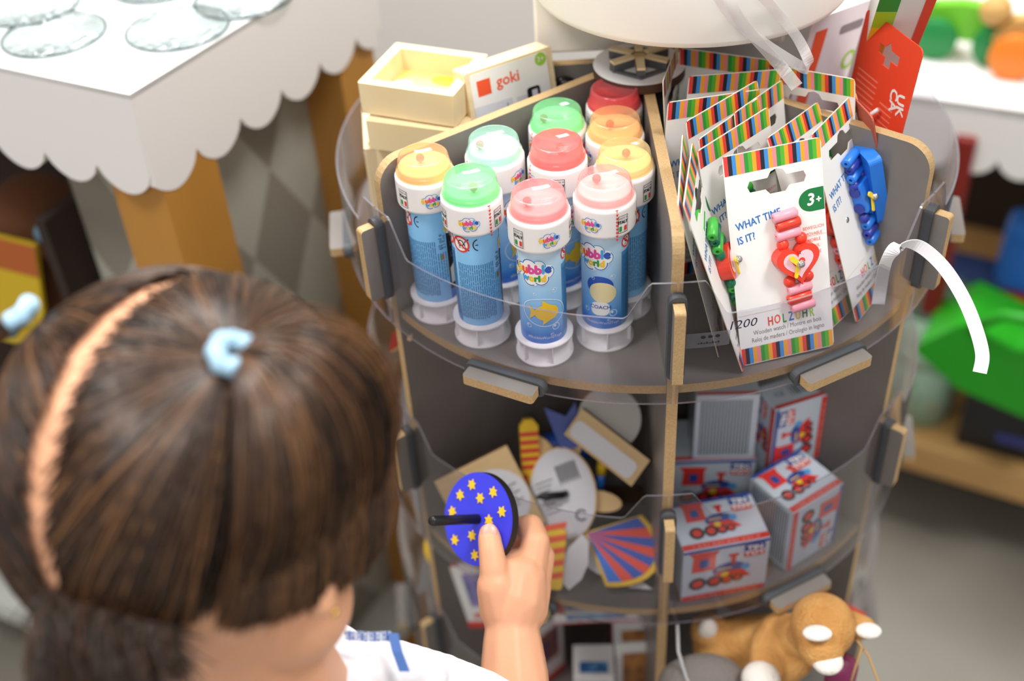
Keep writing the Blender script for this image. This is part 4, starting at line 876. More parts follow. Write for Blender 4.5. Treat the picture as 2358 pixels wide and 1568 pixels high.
# ------------------------------------------------------------------ room
FLOOR = mat('concrete', '#8a867d', .5, noise=(2.2, '#6f6a60', (1, 1, 1), .22))
b = MB(); b.box((0, 1.0, -.02), (7, 7, .04), FLOOR); tag(b.build('floor'), kind='structure')
WALLM = mat('wall_paint', '#dcd8d4', .8)
b = MB(); b.box((0, 3.2, 1.5), (7, .1, 3.0), WALLM); tag(b.build('wall_back'), kind='structure')
b = MB(); b.box((-3.2, 1.0, 1.5), (.1, 4.4, 3.0), WALLM); tag(b.build('wall_left'), kind='structure')
b = MB(); b.box((3.2, 1.0, 1.5), (.1, 4.4, 3.0), WALLM); tag(b.build('wall_right'), kind='structure')
cab = empty('white_cabinet', 'tall white cabinet standing behind the round display stand', 'cabinet', T(.15, 1.15, 0))
b = MB(); b.box((0, .2, .55), (1.35, .4, 1.1), mat('cabinet_white', '#dfdcd9', .5)); b.build('body', cab, bevel=.004)
for x in (-.34, .34):
    b = MB(); b.box((x, -.008, .56), (.655, .016, 1.04), mat('cabinet_door', '#e6e3e0', .5)); b.build('door', cab, bevel=.003)
# ------------------------------------------------------------------ white table with scalloped apron, left
TW = mat('table_white', '#f1efee', .45); TWA = mat('apron_white', '#e6e2e0', .5)
K = G(298, 218, .9); e1 = (G(650, 0, .9)-K).normalized(); e2 = (G(0, 155, .9)-K).normalized(); UP = Vector((0, 0, 1))
OAK = mat('table_oak', '#c08a3e', .45, noise=(9, '#a8742f', (1, 1, .15), .3)); OAK2 = mat('dark_oak', '#a87a45', .5, noise=(9, '#8e6233', (1, 1, .15), .3))
tb = empty('scalloped_table', 'white table with scalloped apron and thick oak legs, stemmed glasses on it', 'table', T(0, 0, 0))
Lx, Ly = .262, 1.15
b = MB(); top = [K, K+e1*Lx, K+e1*Lx+e2*Ly, K+e2*Ly]
b.add([tuple(p) for p in top]+[tuple(p-UP*.004) for p in top], [(0, 1, 2, 3), (7, 6, 5, 4), (0, 4, 5, 1), (1, 5, 6, 2), (2, 6, 7, 3), (3, 7, 4, 0)], TW); b.build('tabletop', tb)
def apron(o, ex, L, phase, depth_in, flipn):
    pitch = .0475; h0, h1 = .0635, .0185; pts = [(0, 0)]; n = 12
    # lower edge: round lobes meeting in cusps
    x = 0; low = []; first = phase
    segs = [(first-pitch if first > .01 else 0, first)]
    c = first
    while c < L-1e-6: segs.append((c, min(c+pitch, L))); c += pitch
    for a, c in segs:
        W_ = pitch
        for k in range(n+1):
            xx = a+(c-a)*k/n
            if xx < 0: continue
            u_ = (xx-(c-pitch if c-a >= pitch-1e-6 else (a if a == c-pitch else a)))/pitch
            u_ = (xx-a)/pitch if a != segs[0][0] else 1-(c-xx)/pitch
            low.append((xx, -h0-h1*math.sin(max(0, min(1, u_))*PI)**.62))
    poly = [(0, 0)]+low+[(L, 0)]
    m_ = MB(); M = frame(o, ex, UP, ex.cross(UP)*1.0)
    m_.plate([poly], 0, depth_in, TWA, M); return m_
nx = e1.cross(UP)   # outward on the right side
apron(K-UP*.0005-nx*.008, e1, Lx, .044, .008, 1).build('apron', tb)
apron(K-UP*.0005, e2, Ly, .050, .008, 1).build('apron', tb)
apron(K+e1*(Lx-.0)-UP*.0005, e2, Ly, .044, .008, 1).build('apron', tb)
def leg(x, y, s):
    q = MB(); c_ = K+e1*x+e2*y; M = frame((c_.x, c_.y, 0), e1, UP.cross(e1), UP); q.box((0, 0, .445), (s, s, .89), OAK, M); return q
leg(.036, .028, .054).build('leg', tb); leg(Lx-.020, .030, .046).build('leg', tb); leg(.040, Ly-.04, .06).build('leg', tb); leg(Lx-.035, Ly-.04, .06).build('leg', tb)
b = MB(); lo = [K+e1*.006+e2*.006, K+e1*(Lx+.04)+e2*.006, K+e1*(Lx+.04)+e2*Ly, K+e1*.006+e2*Ly]
lo = [Vector((p.x, p.y, .14)) for p in lo]
b.add([tuple(p) for p in lo]+[tuple(p-UP*.03) for p in lo], [(0, 1, 2, 3), (7, 6, 5, 4), (0, 4, 5, 1), (1, 5, 6, 2), (2, 6, 7, 3), (3, 7, 4, 0)], mat('base_board', '#c9cbc4', .5)); b.build('base_board', tb)
# harlequin side panels under the table
def harl():
    m = bpy.data.materials.new('harlequin'); m.use_nodes = True; nt = m.node_tree; bs = nt.nodes['Principled BSDF']; bs.inputs['Roughness'].default_value = .6; N = nt.nodes.new
    tc = N('ShaderNodeTexCoord'); mp = N('ShaderNodeMapping'); mp.inputs['Rotation'].default_value = (0, 0, PI/4); ck = N('ShaderNodeTexChecker'); ck.inputs['Scale'].default_value = 1
    pre = N('ShaderNodeMapping'); pre.inputs['Scale'].default_value = (18, 10.5, 1)
    ck.inputs['Color1'].default_value = hexlin('#a9a79b'); ck.inputs['Color2'].default_value = hexlin('#878074')
    nt.links.new(tc.outputs['Object'], pre.inputs[0]); nt.links.new(pre.outputs[0], mp.inputs[0]); nt.links.new(mp.outputs[0], ck.inputs[0]); nt.links.new(ck.outputs[0], bs.inputs['Base Color']); return m
HAR = harl()
b = MB(); b.box((.115, .35, 0), (.23, .72, .006), HAR); b.build('side_panel', tb, frame(K+e1*.045+e2*.052-UP*.765, e1, UP, e1.cross(UP)))
b = MB(); b.box((.050, .35, 0), (.100, .72, .006), HAR); b.build('side_panel', tb, frame(K+e1*.052+e2*.045-UP*.765, e2, UP, e2.cross(UP)))
# dark open shelf with dim toys, far left
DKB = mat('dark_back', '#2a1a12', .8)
sh = empty('dark_open_shelf', 'dark brown open shelf under the left part of the white table', 'shelf', frame((K.x, K.y, 0), e2, UP.cross(e2), UP))
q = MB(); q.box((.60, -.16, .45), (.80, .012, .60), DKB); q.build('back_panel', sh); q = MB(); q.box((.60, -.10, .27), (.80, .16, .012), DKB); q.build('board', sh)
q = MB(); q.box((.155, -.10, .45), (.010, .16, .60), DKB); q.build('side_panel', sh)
def dim(name, lb, cat, u, v, t_, r, m_, rot=0):
    o = fuse([('e', at(u, v, t_), r, (0, 0, rot))], .004, m_, name, None, 2); return tag(o, lb, cat)
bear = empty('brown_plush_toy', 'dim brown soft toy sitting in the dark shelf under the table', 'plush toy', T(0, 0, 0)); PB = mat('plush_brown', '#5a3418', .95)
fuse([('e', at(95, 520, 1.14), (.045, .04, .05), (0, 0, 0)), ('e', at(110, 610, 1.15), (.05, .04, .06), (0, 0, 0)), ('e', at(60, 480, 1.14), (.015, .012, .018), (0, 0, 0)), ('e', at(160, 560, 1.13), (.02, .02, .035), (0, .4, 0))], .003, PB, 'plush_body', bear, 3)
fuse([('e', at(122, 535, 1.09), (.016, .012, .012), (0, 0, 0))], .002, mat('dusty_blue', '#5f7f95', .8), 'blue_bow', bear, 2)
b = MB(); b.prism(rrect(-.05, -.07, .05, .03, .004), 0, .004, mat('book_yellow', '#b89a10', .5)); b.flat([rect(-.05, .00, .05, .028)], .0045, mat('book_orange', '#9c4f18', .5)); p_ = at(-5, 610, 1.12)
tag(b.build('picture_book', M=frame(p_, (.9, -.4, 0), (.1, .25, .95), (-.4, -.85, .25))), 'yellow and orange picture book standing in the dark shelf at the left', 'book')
# ------------------------------------------------------------------ stemmed glasses on the table
def wave(m):   # rippled pressed glass
    nt = m.node_tree; n = nt.nodes.new('ShaderNodeTexNoise'); n.inputs['Scale'].default_value = 110; n.inputs['Detail'].default_value = 2; bp = nt.nodes.new('ShaderNodeBump'); bp.inputs['Distance'].default_value = .004; bp.inputs['Strength'].default_value = .8
    tc = nt.nodes.new('ShaderNodeTexCoord'); nt.links.new(tc.outputs['Object'], n.inputs['Vector']); nt.links.new(n.outputs[0], bp.inputs['Height'])
    for x in nt.nodes:
        if x.type in ('BSDF_GLOSSY', 'LAYER_WEIGHT'): nt.links.new(bp.outputs[0], x.inputs['Normal'])
GLR = clear('glass_rim', '#a9b9bd', .10, .03)
GLS = clear('glass', '#f4f7f8', .10, .02); GLT = clear('foot_glass', '#f5f9f9', .08, .03); wave(GLT)

def goblet_parts():
    rf = .0365; f = MB()
    f.lathe([(0, 0), (rf-.001, 0), (rf, .0008), (rf-.0008, .0019), (rf*.8, .0032), (rf*.62, .0040), (rf*.55, .0058), (rf*.42, .0085), (rf*.33, .0110), (.008, .0150), (.0052, .021)], GLT, 56)
    f.tube([(rf*math.cos(k*PI/32), rf*math.sin(k*PI/32), .0009) for k in range(65)], .0008, GLR, 8)
    for k in range(0):
        a = k*2*PI/28; f.tube([(rf*.45*math.cos(a), rf*.45*math.sin(a), .0078), (rf*.68*math.cos(a+.12), rf*.68*math.sin(a+.12), .0042), (rf*.86*math.cos(a+.16), rf*.86*math.sin(a+.16), .0032)], [.0006, .0011, .0004], GLT, 6)
    s_ = MB(); s_.lathe([(.0052, .021), (.0046, .030), (.0062, .036), (.0085, .040), (.0060, .045), (.0048, .055), (.0060, .066), (.0105, .074)], GLT, 36)
    bw_ = MB(); bw_.lathe([(.0105, .074), (.024, .083), (.034, .100), (.037, .125), (.034, .150), (.0328, .150), (.0358, .125), (.0325, .101), (.0225, .086), (0, .080)], GLS, 48)
    return f.mesh('foot'), s_.mesh('stem'), bw_.mesh('bowl')
GF, GS, GB = goblet_parts()
for (u, v), lb in (((125, 80), 'stemmed glass nearest the left edge of the photo, whole foot in view'), ((409, 66), 'stemmed glass nearest the table corner with a red glint in its foot'), ((562, -3), 'stemmed glass near the right edge of the white tabletop'),
              ((70, 14), 'stemmed glass behind the leftmost one'), ((365, -38), 'stemmed glass far behind, only the rim of its foot in view')):
    p_ = G(u, v, .9003); g_ = empty('stemmed_glass', lb, 'glass', T(p_.x, p_.y, .9003), 'stemmed glasses on the white table')
    inst('foot', GF, g_); inst('stem', GS, g_); inst('bowl', GB, g_)

# ------------------------------------------------------------------ shelving unit on the right
un = empty('low_shelf_unit', 'low shop shelf at the right with white scalloped top and thick pine bottom board', 'shelf unit', T(0, 0, 0))
A_ = G(2030, 1000, .15); B_ = G(2358, 1095, .15); ex = (B_-A_).normalized(); ey = UP.cross(ex)
PB2 = mat('bottom_pine', '#d3a86c', .5, noise=(6, '#c4955a', (1, 8, 1), .3))
Mu = frame(A_, ex, ey, UP)
b = MB(); b.box((.35, .30, -.024), (.90, .60, .048), PB2); b.build('bottom_board', un, Mu, bevel=.003)
b = MB(); b.box((.35, .33, -.098), (.84, .46, .100), mat('plinth_shadow', '#2b2622', .8)); b.build('shadow_plinth', un, Mu)  # dark block in the gap, shadow below the board put into its colour
b = MB(); b.box((.35, .52, .25), (.90, .012, .50), mat('unit_back', '#2e211a', .8)); b.build('back_panel', un, Mu)
# scalloped top at its own height
zt2 = .62; C1 = G(2202, 352, zt2-.066); C2 = G(2299, 367, zt2-.066); fx = Vector((C2.x-C1.x, C2.y-C1.y, 0)).normalized(); fy = UP.cross(fx); pit = (C2-C1).length
O2 = Vector((C1.x, C1.y, zt2))-fx*.0475*5
q = apron(O2, fx, .80, .0475*pit/.0475, .010, 1); q.build('scalloped_apron', un)
b = MB(); b.box((.40, .25, -.004), (.82, .52, .010), TW); b.build('top_board', un, frame(O2, fx, fy, UP))
b = MB(); b.box((.40, .46, .22), (.82, .01, .44), mat('backing_cream', '#cdb58a', .6)); b.build('backboard', un, frame(O2, fx, fy, UP))
# rolling toys on the white top
def wheeltoy(lb, uv, r, wm, bm_, th=.010):
    p_ = G(uv[0], uv[1]+r*2800/1.45*.85, zt2+.002); t = empty('rolling_animal', lb, 'wheeled toy', frame((p_.x, p_.y, zt2+.002), fx, fy, UP), 'wheeled animals on the white shelf')
    for i, x in enumerate((-.031, .031)):
        for y in (0, .034):
            q = MB(); q.lathe([(0, -th/2), (r-.001, -th/2), (r, -th/2+.001), (r, th/2-.001), (r-.001, th/2), (0, th/2)], wm, 32, T(rx=PI/2)); q.build('wheel', t, T(x, y, r))
            q = MB()
    q = MB(); q.plate([[(-.050, r*.9), (.045, r*.9), (.052, r*1.8), (.030, r*2.6), (-.01, r*2.7), (-.04, r*2.5), (-.056, r*1.6)]], -.009, .009, bm_, frame((0, .017, 0), (1, 0, 0), (0, 0, 1), (0, -1, 0))); q.build('body', t, bevel=.003)
    q = MB(); q.lathe([(.017*math.sin(k*PI/10)+1e-6, -.017*math.cos(k*PI/10)) for k in range(11)], mat('toy_tan', '#c49a58', .6), 20); q.build('head', t, T(-.058, .017, r*2.7)); q = MB(); q.tube([(-.03, .017, r), (.03, .017, r)], .003, PINED, 8); q.build('axle', t)
wheeltoy('wooden animal with green body on dark green wheels, white shelf at right', (2212, 105), .0235, mat('wheel_green', '#0d7a38', .5), mat('body_green', '#6cbf2a', .5))
wheeltoy('wooden animal on orange wheels at the right edge of the photo', (2392, 150), .025, mat('wheel_orange', '#e07a1e', .5), mat('body_tan', '#c49a58', .6))
# things on the bottom board
TIN = mat('mint_tin', '#9dbba4', .4); pt = G(2118, 985, .151)
t = empty('mint_tin', 'pale mint round tin with lid standing on the pine bottom board', 'tin', T(pt.x+.005, pt.y+.045, .151)); r_ = .046
b = MB(); b.lathe([(0, 0), (r_, 0), (r_, .100), (0, .100)], TIN, 48, smooth=True); b.build('tin_body', t)
b = MB(); b.lathe([(r_-.001, .0995), (r_+.002, .0995), (r_+.002, .116), (r_, .118), (r_-.004, .1185), (0, .1185)], mat('mint_lid', '#a9c7b0', .4), 48); b.build('lid', t)
b = MB(); rn = random.Random(8)
for k in range(26):
    a = rn.uniform(0, 2*PI); z_ = rn.uniform(.012, .088); c_ = rn.choice((mat('tin_rose', '#c07a6c', .5), mat('tin_cream', '#e6e0c4', .5), mat('tin_leaf', '#7c9a72', .5)))
    b.flat([circ(0, 0, rn.uniform(.002, .0045), n=10)], 0, c_, frame(((r_+.0004)*math.cos(a), (r_+.0004)*math.sin(a), z_), (-math.sin(a), math.cos(a), 0), (0, 0, 1), (math.cos(a), math.sin(a), 0)))
b.build('flower_print', t)
def basket():
    GB_ = mat('green_plastic', '#22991a', .45); t = empty('green_bucket', 'bright green plastic tub on its side, on the right hand shelf', 'tub', frame(at(2300, 790, 1.50), ex, ey, UP))
    q = MB(); q.prism([(-.085, .0), (-.04, .045), (.02, .03), (.10, .045), (.11, -.04), (.05, -.050), (-.03, -.035)], -.05, .06, GB_, frame((0, 0, 0), (1, 0, 0), (0, .15, 1), (0, -1, .15))); q.build('tub_shell', t, bevel=.012, seg=4)
    q = MB(); q.tube([(-.03, -.05, .05), (-.0, -.06, .085), (.05, -.06, .09), (.085, -.05, .055)], .006, GB_, 10); q.build('handle', t)
basket()
b = MB(); b.box((0, 0, .05), (.20, .12, .10), mat('black_case', '#17171b', .35)); b.box((-.03, -.0605, .03), (.05, .002, .014), mat('case_blue', '#39418f', .4)); b.box((.02, -.0605, .075), (.03, .002, .014), mat('case_grey', '#a6adc0', .3))
p_ = G(2345, 1050, .151); tag(b.build('black_toy_case', M=frame((p_.x+.045, p_.y+.035, .151), ex, ey, UP), bevel=.004), 'glossy black toy case at the right end of the pine board', 'case')
bt = empty('blue_toy_figure', 'blue toy with red base deep in the shelf at the right edge', 'toy', frame(at(2352, 625, 1.66), ex, ey, UP))
q = MB(); q.box((.0, 0, .03), (.06, .05, .10), BLU_W); q.build('body', bt, bevel=.012, seg=3); q = MB(); q.box((0, -.01, -.05), (.07, .05, .045), RED_W); q.build('base', bt, bevel=.010, seg=3)
b = MB(); b.box((0, 0, 0), (.022, .03, .24), mat('dark_red_toy', '#7c1d18', .5)); tag(b.build('red_upright_board', M=frame(at(2185, 520, 1.47), ex, ey, UP), bevel=.003), 'dark red narrow board standing at the back of the right shelf', 'board')
b = MB(); b.box((0, 0, 0), (.10, .05, .05), mat('dim_blue', '#2a3f70', .5)); tag(b.build('dim_blue_box', M=frame(at(2215, 640, 1.68), ex, ey, UP), bevel=.006), 'dim blue box behind the green tub', 'box')
b = MB(); b.box((0, 0, 0), (.12, .06, .07), mat('sage_box', '#5f7a6a', .5)); tag(b.build('sage_box', M=frame(at(2105, 690, 1.66), ex, ey, UP), bevel=.008), 'dull sage box behind the mint tin', 'box')
# ------------------------------------------------------------------ blue spinning top with stars, in the child's hand
cR, cU, cB = CM @ Vector((1, 0, 0)), CM @ Vector((0, 1, 0)), CM @ Vector((0, 0, 1))
def cam_pt(c): return CL+cR*c[0]+cU*c[1]+cB*c[2]
dc = at(1100, 1195, .745); dn = (cR*-.66+cB*.74+cU*.08).normalized(); dy = (cU-dn*cU.dot(dn)).normalized(); dx = dy.cross(dn); DM = frame(dc, dx, dy, dn)
t = empty('star_spinning_top', 'blue disc spinning top with yellow stars and black peg, held in the small hand', 'spinning top', DM)
RD = .0282; TB = mat('top_blue', '#3b3fe0', .35)
b = MB(); b.prism(circ(0, 0, RD, n=64), -.0055, 0, TB, side=mat('burnt_black', '#1d1512', .6)); b.flat([circ(0, 0, RD-.0008, n=64)], .00012, TB); b.build('disc', t)
b = MB(); inv = DM.inverted()
def star(n, r0, r1, rot): return [((r0 if i % 2 == 0 else r1)*math.cos(rot+i*PI/n), (r0 if i % 2 == 0 else r1)*math.sin(rot+i*PI/n)) for i in range(2*n)]
for k, (u, v) in enumerate(((1088, 1116), (1061, 1140), (1107, 1147), (1137, 1133), (1043, 1178), (1157, 1178), (1127, 1198), (1049, 1243), (1088, 1233), (1095, 1278))):
    d = ray(u, v); s_ = (dc-CL).dot(dn)/d.dot(dn); p_ = inv @ (CL+d*s_)
    b.plate([star(6, .0036, .0019, .3+k*.4)], .0002, .0009, YEL, T(p_.x, p_.y, 0))
b.build('stars', t)
b = MB(); b.lathe([(0, 0), (.0030, 0), (.0030, .0385), (.0022, .040), (0, .040)], BLACK, 24); b.build('peg', t)

# ------------------------------------------------------------------ child
def A(u, v, t_): return at(u, v, t_)
HC = A(445, 1078, .53)
rt = Vector((.76, -.16, .61)).normalized(); fw = Vector((.42, -.22, -.88)); fw = (fw-rt*fw.dot(rt)).normalized(); upv = rt.cross(fw).normalized()
hB = (CL-HC).normalized(); hR = (cR-hB*cR.dot(hB)).normalized(); hU = hB.cross(hR)   # axes square to the line of sight to the head
HR, HF, HU = (hR*q.x+hU*q.y+hB*q.z for q in (rt, fw, upv))
HM = Matrix(((HR.x, HF.x, HU.x), (HR.y, HF.y, HU.y), (HR.z, HF.z, HU.z))).to_4x4()
sx_, sy_, sz_ = .072, .083, .080
def H(r, f, u, k=1.0): return HC+HR*r*sx_*k+HF*f*sy_*k+HU*u*sz_*k
SKIN = mat('skin', '#e8ab86', .5, sss=.15, bump=(260, .06, .001))
E_ = lambda c, r, R_=HM: ('e', c, r, R_)
parts = [E_(HC, (sx_, sy_, sz_)), E_(H(0, .35, -.42), (.055, .058, .050)), E_(H(0, .60, -.75), (.036, .036, .028)),
 E_(H(.50, .55, -.52), (.026, .030, .028)), E_(H(-.50, .55, -.52), (.026, .030, .028)),          # cheeks
 E_(H(0, 1.06, -.42), (.0075, .009, .008)), E_(H(0, .98, -.28), (.006, .008, .016)),             # nose
 E_(H(0, .985, -.70), (.014, .007, .0035)), E_(H(0, .965, -.765), (.012, .007, .004)),           # lips
 E_(H(0, .88, -.95), (.013, .012, .010)),                                                        # chin
 E_(H(.3, .88, .05), (.018, .009, .006)), E_(H(-.3, .88, .05), (.018, .009, .006))]
for s in (1, -1):                                                                                # ears
    parts += [('t', [H(s*.95, .12, -.08), H(s*1.04, .03, .02), H(s*1.07, -.04, -.12), H(s*1.05, .00, -.34), H(s*1.02, .10, -.50)], [.0035, .0035, .0038, .0040, .0062]),
              E_(H(s*.99, .06, -.25), (.005, .011, .018))]
nk = A(600, 1530, .585)
parts += [('t', [H(0, -.12, -.35), A(570, 1470, .570), nk, A(640, 1680, .645)], [.042, .034, .034, .046])]
parts += [('t', [A(640, 1680, .65), A(650, 1850, .70), A(660, 2050, .76)], [.055, .062, .060])]                      # trunk
parts += [('t', [A(640, 1690, .65), A(880, 1670, .66), A(1000, 1700, .68)], [.034, .032, .028]), ('t', [A(640, 1690, .65), A(400, 1690, .62), A(260, 1760, .62)], [.034, .032, .028])]
parts += [('t', [A(1000, 1700, .68), A(1120, 1800, .71), A(1190, 1860, .73)], [.028, .025, .023]), ('t', [A(260, 1760, .62), A(240, 1950, .66), A(330, 2080, .70)], [.027, .023, .019])]
# forearm, hand
parts += [('t', [A(1190, 1860, .73), A(1187, 1700, .735), A(1184, 1568, .738), A(1180, 1490, .739), A(1178, 1446, .740), A(1178, 1428, .740)], [.0235, .0235, .0212, .0185, .0165, .0162])]
parts += [('t', [A(1178, 1425, .740), A(1182, 1385, .741), A(1192, 1340, .743), A(1200, 1318, .745)], [.0172, .0205, .0185, .0150]),
          ('t', [A(1160, 1405, .738), A(1142, 1350, .731)], [.0150, .0120]), ('t', [A(1205, 1400, .744), A(1226, 1350, .748)], [.0155, .0120])]
parts += [('t', [A(1142, 1360, .732), A(1137, 1310, .7285), A(1131, 1268, .7285), A(1127, 1240, .7300), A(1126, 1228, .7315)], [.0108, .0088, .0078, .0072, .0062])]       # thumb
fingers = [([(1218, 1318, .745), (1233, 1248, .7440), (1222, 1214, .752), (1196, 1216, .761), (1180, 1240, .764)], [.0108, .0092, .0084, .0074, .0064]),
           ([(1230, 1340, .750), (1246, 1282, .7530), (1232, 1250, .763), (1204, 1256, .771), (1186, 1270, .772)], [.0105, .0088, .0080, .0072, .0064]),
           ([(1230, 1360, .755), (1244, 1310, .7610), (1228, 1286, .771), (1204, 1290, .777), (1188, 1302, .777)], [.0100, .0082, .0076, .0068, .0060]),
           ([(1222, 1380, .757), (1232, 1340, .7660), (1218, 1322, .774), (1200, 1324, .778), (1188, 1330, .777)], [.0095, .0074, .0068, .0062, .0055])]
for pth, rs in fingers: parts.append(('t', [A(*p_) for p_ in pth], rs))
person = fuse(parts, .00125, SKIN, 'person', None, 5)
tag(person, 'small child seen from behind, brown pigtails, white shirt, holding the blue starred top', 'person')
def pm(name, mb, M=None): return mb.build(name, person, M)
# nail of the thumb and crease-following cuff of skin tone
NAIL = mat('nail', '#efab9a', .3)
b = MB(); b.lathe([(.0048*math.sin(k*PI/12)+1e-6, .0016*math.cos(k*PI/12)) for k in range(7)], NAIL, 20)
b.build('thumb_nail', person, frame(A(1127, 1226, .7258), cR, cU*.95-cB*.25, cB*.95+cU*.25) @ Matrix.Diagonal((.95, 1.15, 1, 1)))
for s in (1, -1):
    b = MB(); b.lathe([(.0105*math.sin(k*PI/12)+1e-6, -.0105*math.cos(k*PI/12)) for k in range(13)], mat('eye_white', '#f2efec', .2), 24); ob = b.build('eyeball', person, Matrix.Translation(H(s*.36, .80, -.13)) @ HM)
    b = MB(); b.lathe([(.0052*math.sin(k*PI/12)+1e-6, .0106+.0006*math.cos(k*PI/12)) for k in range(7)], mat('iris', '#3a2415', .2), 20, T(rx=-PI/2)); b.build('iris', ob)
ea = MB(); ea.lathe([(.0016*math.sin(k*PI/8)+1e-6, -.0016*math.cos(k*PI/8)) for k in range(9)], mat('gold', '#e8c060', .2, metal=1), 14); ea.build('earring', person, Matrix.Translation(H(1.10, .13, -.53)))
# hair: cap with a parting, strands combed to two ties, two tails
HCOL = [mat('hair_'+str(i), c, .38, spec=.6) for i, c in enumerate(('#3e2614', '#53361f', '#2c1a0c', '#77512f', '#1f1209'))]
_c = Vector((.145, .46, .87)); TR = Vector((_c.dot(rt)/sx_, _c.dot(fw)/sy_, _c.dot(upv)/sz_)).normalized(); TL = Vector((-TR.x, TR.y, TR.z))
def hairy(d):   # d in head axes (right, front, up)
    r, f, u = d
    if u < -.93 or (u < -.66 and f > -.30): return False
    lim = -.02+.62*max(0, u+.15)*1.25 if u < .45 else .62
    if f > lim: return False
    if u < -.30 and f > -.18: return False
    return True
b = MB(); V = []; F = []; nu, nv = 90, 60; ok = []
for j in range(nv+1):
    th = PI*j/nv
    for i in range(nu):
        a = 2*PI*i/nu; d = Vector((math.sin(th)*math.cos(a), math.sin(th)*math.sin(a), math.cos(th))); V.append(H(*d, 1.022)); ok.append(hairy(d) and abs(d.x) > .04)
for j in range(nv):
    for i in range(nu):
        f = (j*nu+i, j*nu+(i+1) % nu, (j+1)*nu+(i+1) % nu, (j+1)*nu+i)
        if all(ok[k] for k in f): F.append(f[::-1])
b.add(V, F, HCOL[2], smooth=True); cap_o = b.build('hair_cap', person)
rng = np.random.default_rng(4)
def strands(name, paths, rads, mats_i, parent):
    # many thin three-sided locks in one mesh
    N = len(paths); P_ = np.array(paths); K_ = P_.shape[1]
    tg = np.gradient(P_, axis=1); tg /= np.linalg.norm(tg, axis=2, keepdims=True)+1e-12
    ref = np.array(cB)[None, None, :]; s1 = np.cross(tg, ref); s1 /= np.linalg.norm(s1, axis=2, keepdims=True)+1e-9; s2 = np.cross(tg, s1)
    tp = np.linspace(0, 1, K_)[None, :, None]; rr_ = np.array(rads)[:, None, None]*(1-.55*tp**3)
    vs = []
    for k in range(3): a = 2*PI*k/3; vs.append(P_+s1*rr_*math.cos(a)*1.5+s2*rr_*math.sin(a))
    Vv = np.stack(vs, 2).reshape(-1, 3)
    base = (np.arange(N)[:, None, None, None]*K_*3+np.arange(K_-1)[None, :, None, None]*3)
    q = np.array([[k, (k+1) % 3, 3+(k+1) % 3, 3+k] for k in range(3)])[None, None]; Fq = (base+q).reshape(-1, 4)
    me = bpy.data.meshes.new(name); me.vertices.add(len(Vv)); me.vertices.foreach_set('co', Vv.astype(np.float32).ravel())
    me.loops.add(Fq.size); me.loops.foreach_set('vertex_index', Fq.ravel().astype(np.int32)); me.polygons.add(len(Fq))
    me.polygons.foreach_set('loop_start', np.arange(0, Fq.size, 4, dtype=np.int32)); me.polygons.foreach_set('loop_total', np.full(len(Fq), 4, dtype=np.int32))
    for m_ in HCOL: me.materials.append(m_)
    me.polygons.foreach_set('material_index', np.repeat(np.array(mats_i, dtype=np.int32), (K_-1)*3)); me.polygons.foreach_set('use_smooth', np.ones(len(Fq), dtype=bool))
    me.update(); me.validate(); o = bpy.data.objects.new(name, me); COL.objects.link(o); o.parent = parent; return o
ax = np.array([list(HR*sx_), list(HF*sy_), list(HU*sz_)]); hc = np.array(list(HC))
def sph(d, k): d = d/np.linalg.norm(d, axis=-1, keepdims=True); return hc+(d*k[..., None]) @ ax
HXA = np.array([.3, .2, .93]); paths = []; rads = []; mi = []
ts = np.linspace(0, 1, 16)
cnt = 0
while cnt < 9500:
    d = rng.normal(size=3); d /= np.linalg.norm(d)
    if not hairy(d) or abs(d[0]) < .036+.006*math.sin(d[1]*37)+.006*math.sin(d[2]*53): continue
    if d[1] > .8: continue
    Tt = np.array(TR if d[0] > 0 else TL)
    w_ = 1-(1-ts)**1.0; pts = d[None]*(1-w_[:, None])+Tt[None]*w_[:, None]; wob = rng.normal(size=3)*.03
    pts = pts+np.sin(ts*PI)[:, None]*wob[None]
    dist = math.acos(max(-1, min(1, float(d @ Tt))))
    k = 1.022+rng.uniform(0, .02)+(.05*ts**3)+.025*np.sin(ts*PI)*min(1, dist)
    paths.append(sph(pts, k)); rads.append(rng.uniform(.00028, .00050)); tv = d-Tt*float(d @ Tt); cl_ = int((math.atan2(float(tv @ np.array(HXA)), float(tv @ np.cross(Tt, HXA)))*11+40) * 3 % 5); mi.append(int(rng.choice([0, 2, cl_, cl_, cl_, 4 if d[2] < -.1 else 1]))); cnt += 1  # strands low on the head get a darker brown, shade put into their colour
# short fine hair down the nape
nHR, nHF, nHU = (np.array(list(q)) for q in (HR, HF, HU))
for _ in range(1700):
    a = rng.uniform(-.05, 1.0); d = np.array([math.sin(a)*.6, -math.cos(a)*.6, rng.uniform(-.86, -.66)]); d /= np.linalg.norm(d); p0 = sph(d[None], np.array([1.03]))[0]
    L = rng.uniform(.010, .030)*(1.15-abs(a)*.5); j_ = rng.normal(size=3)*.003
    q1 = p0-nHU*L*.6-nHF*.003+j_; q2 = p0-nHU*L+nHF*L*.35+nHR*L*.25+j_*2
    paths.append(((1-ts)**2)[:, None]*p0+(2*ts*(1-ts))[:, None]*q1+(ts**2)[:, None]*q2); rads.append(.00034); mi.append(int(rng.choice([0, 1, 2, 2, 4])))
strands('combed_hair', paths, rads, mi, person)
def hdir(px, py):   # direction in head axes whose outline point appears px, py away from the head centre (in head radii)
    z = math.sqrt(max(.02, 1-px*px-py*py)); c = Vector((px, -py, z)); return np.array([c.dot(rt), c.dot(fw), c.dot(upv)])
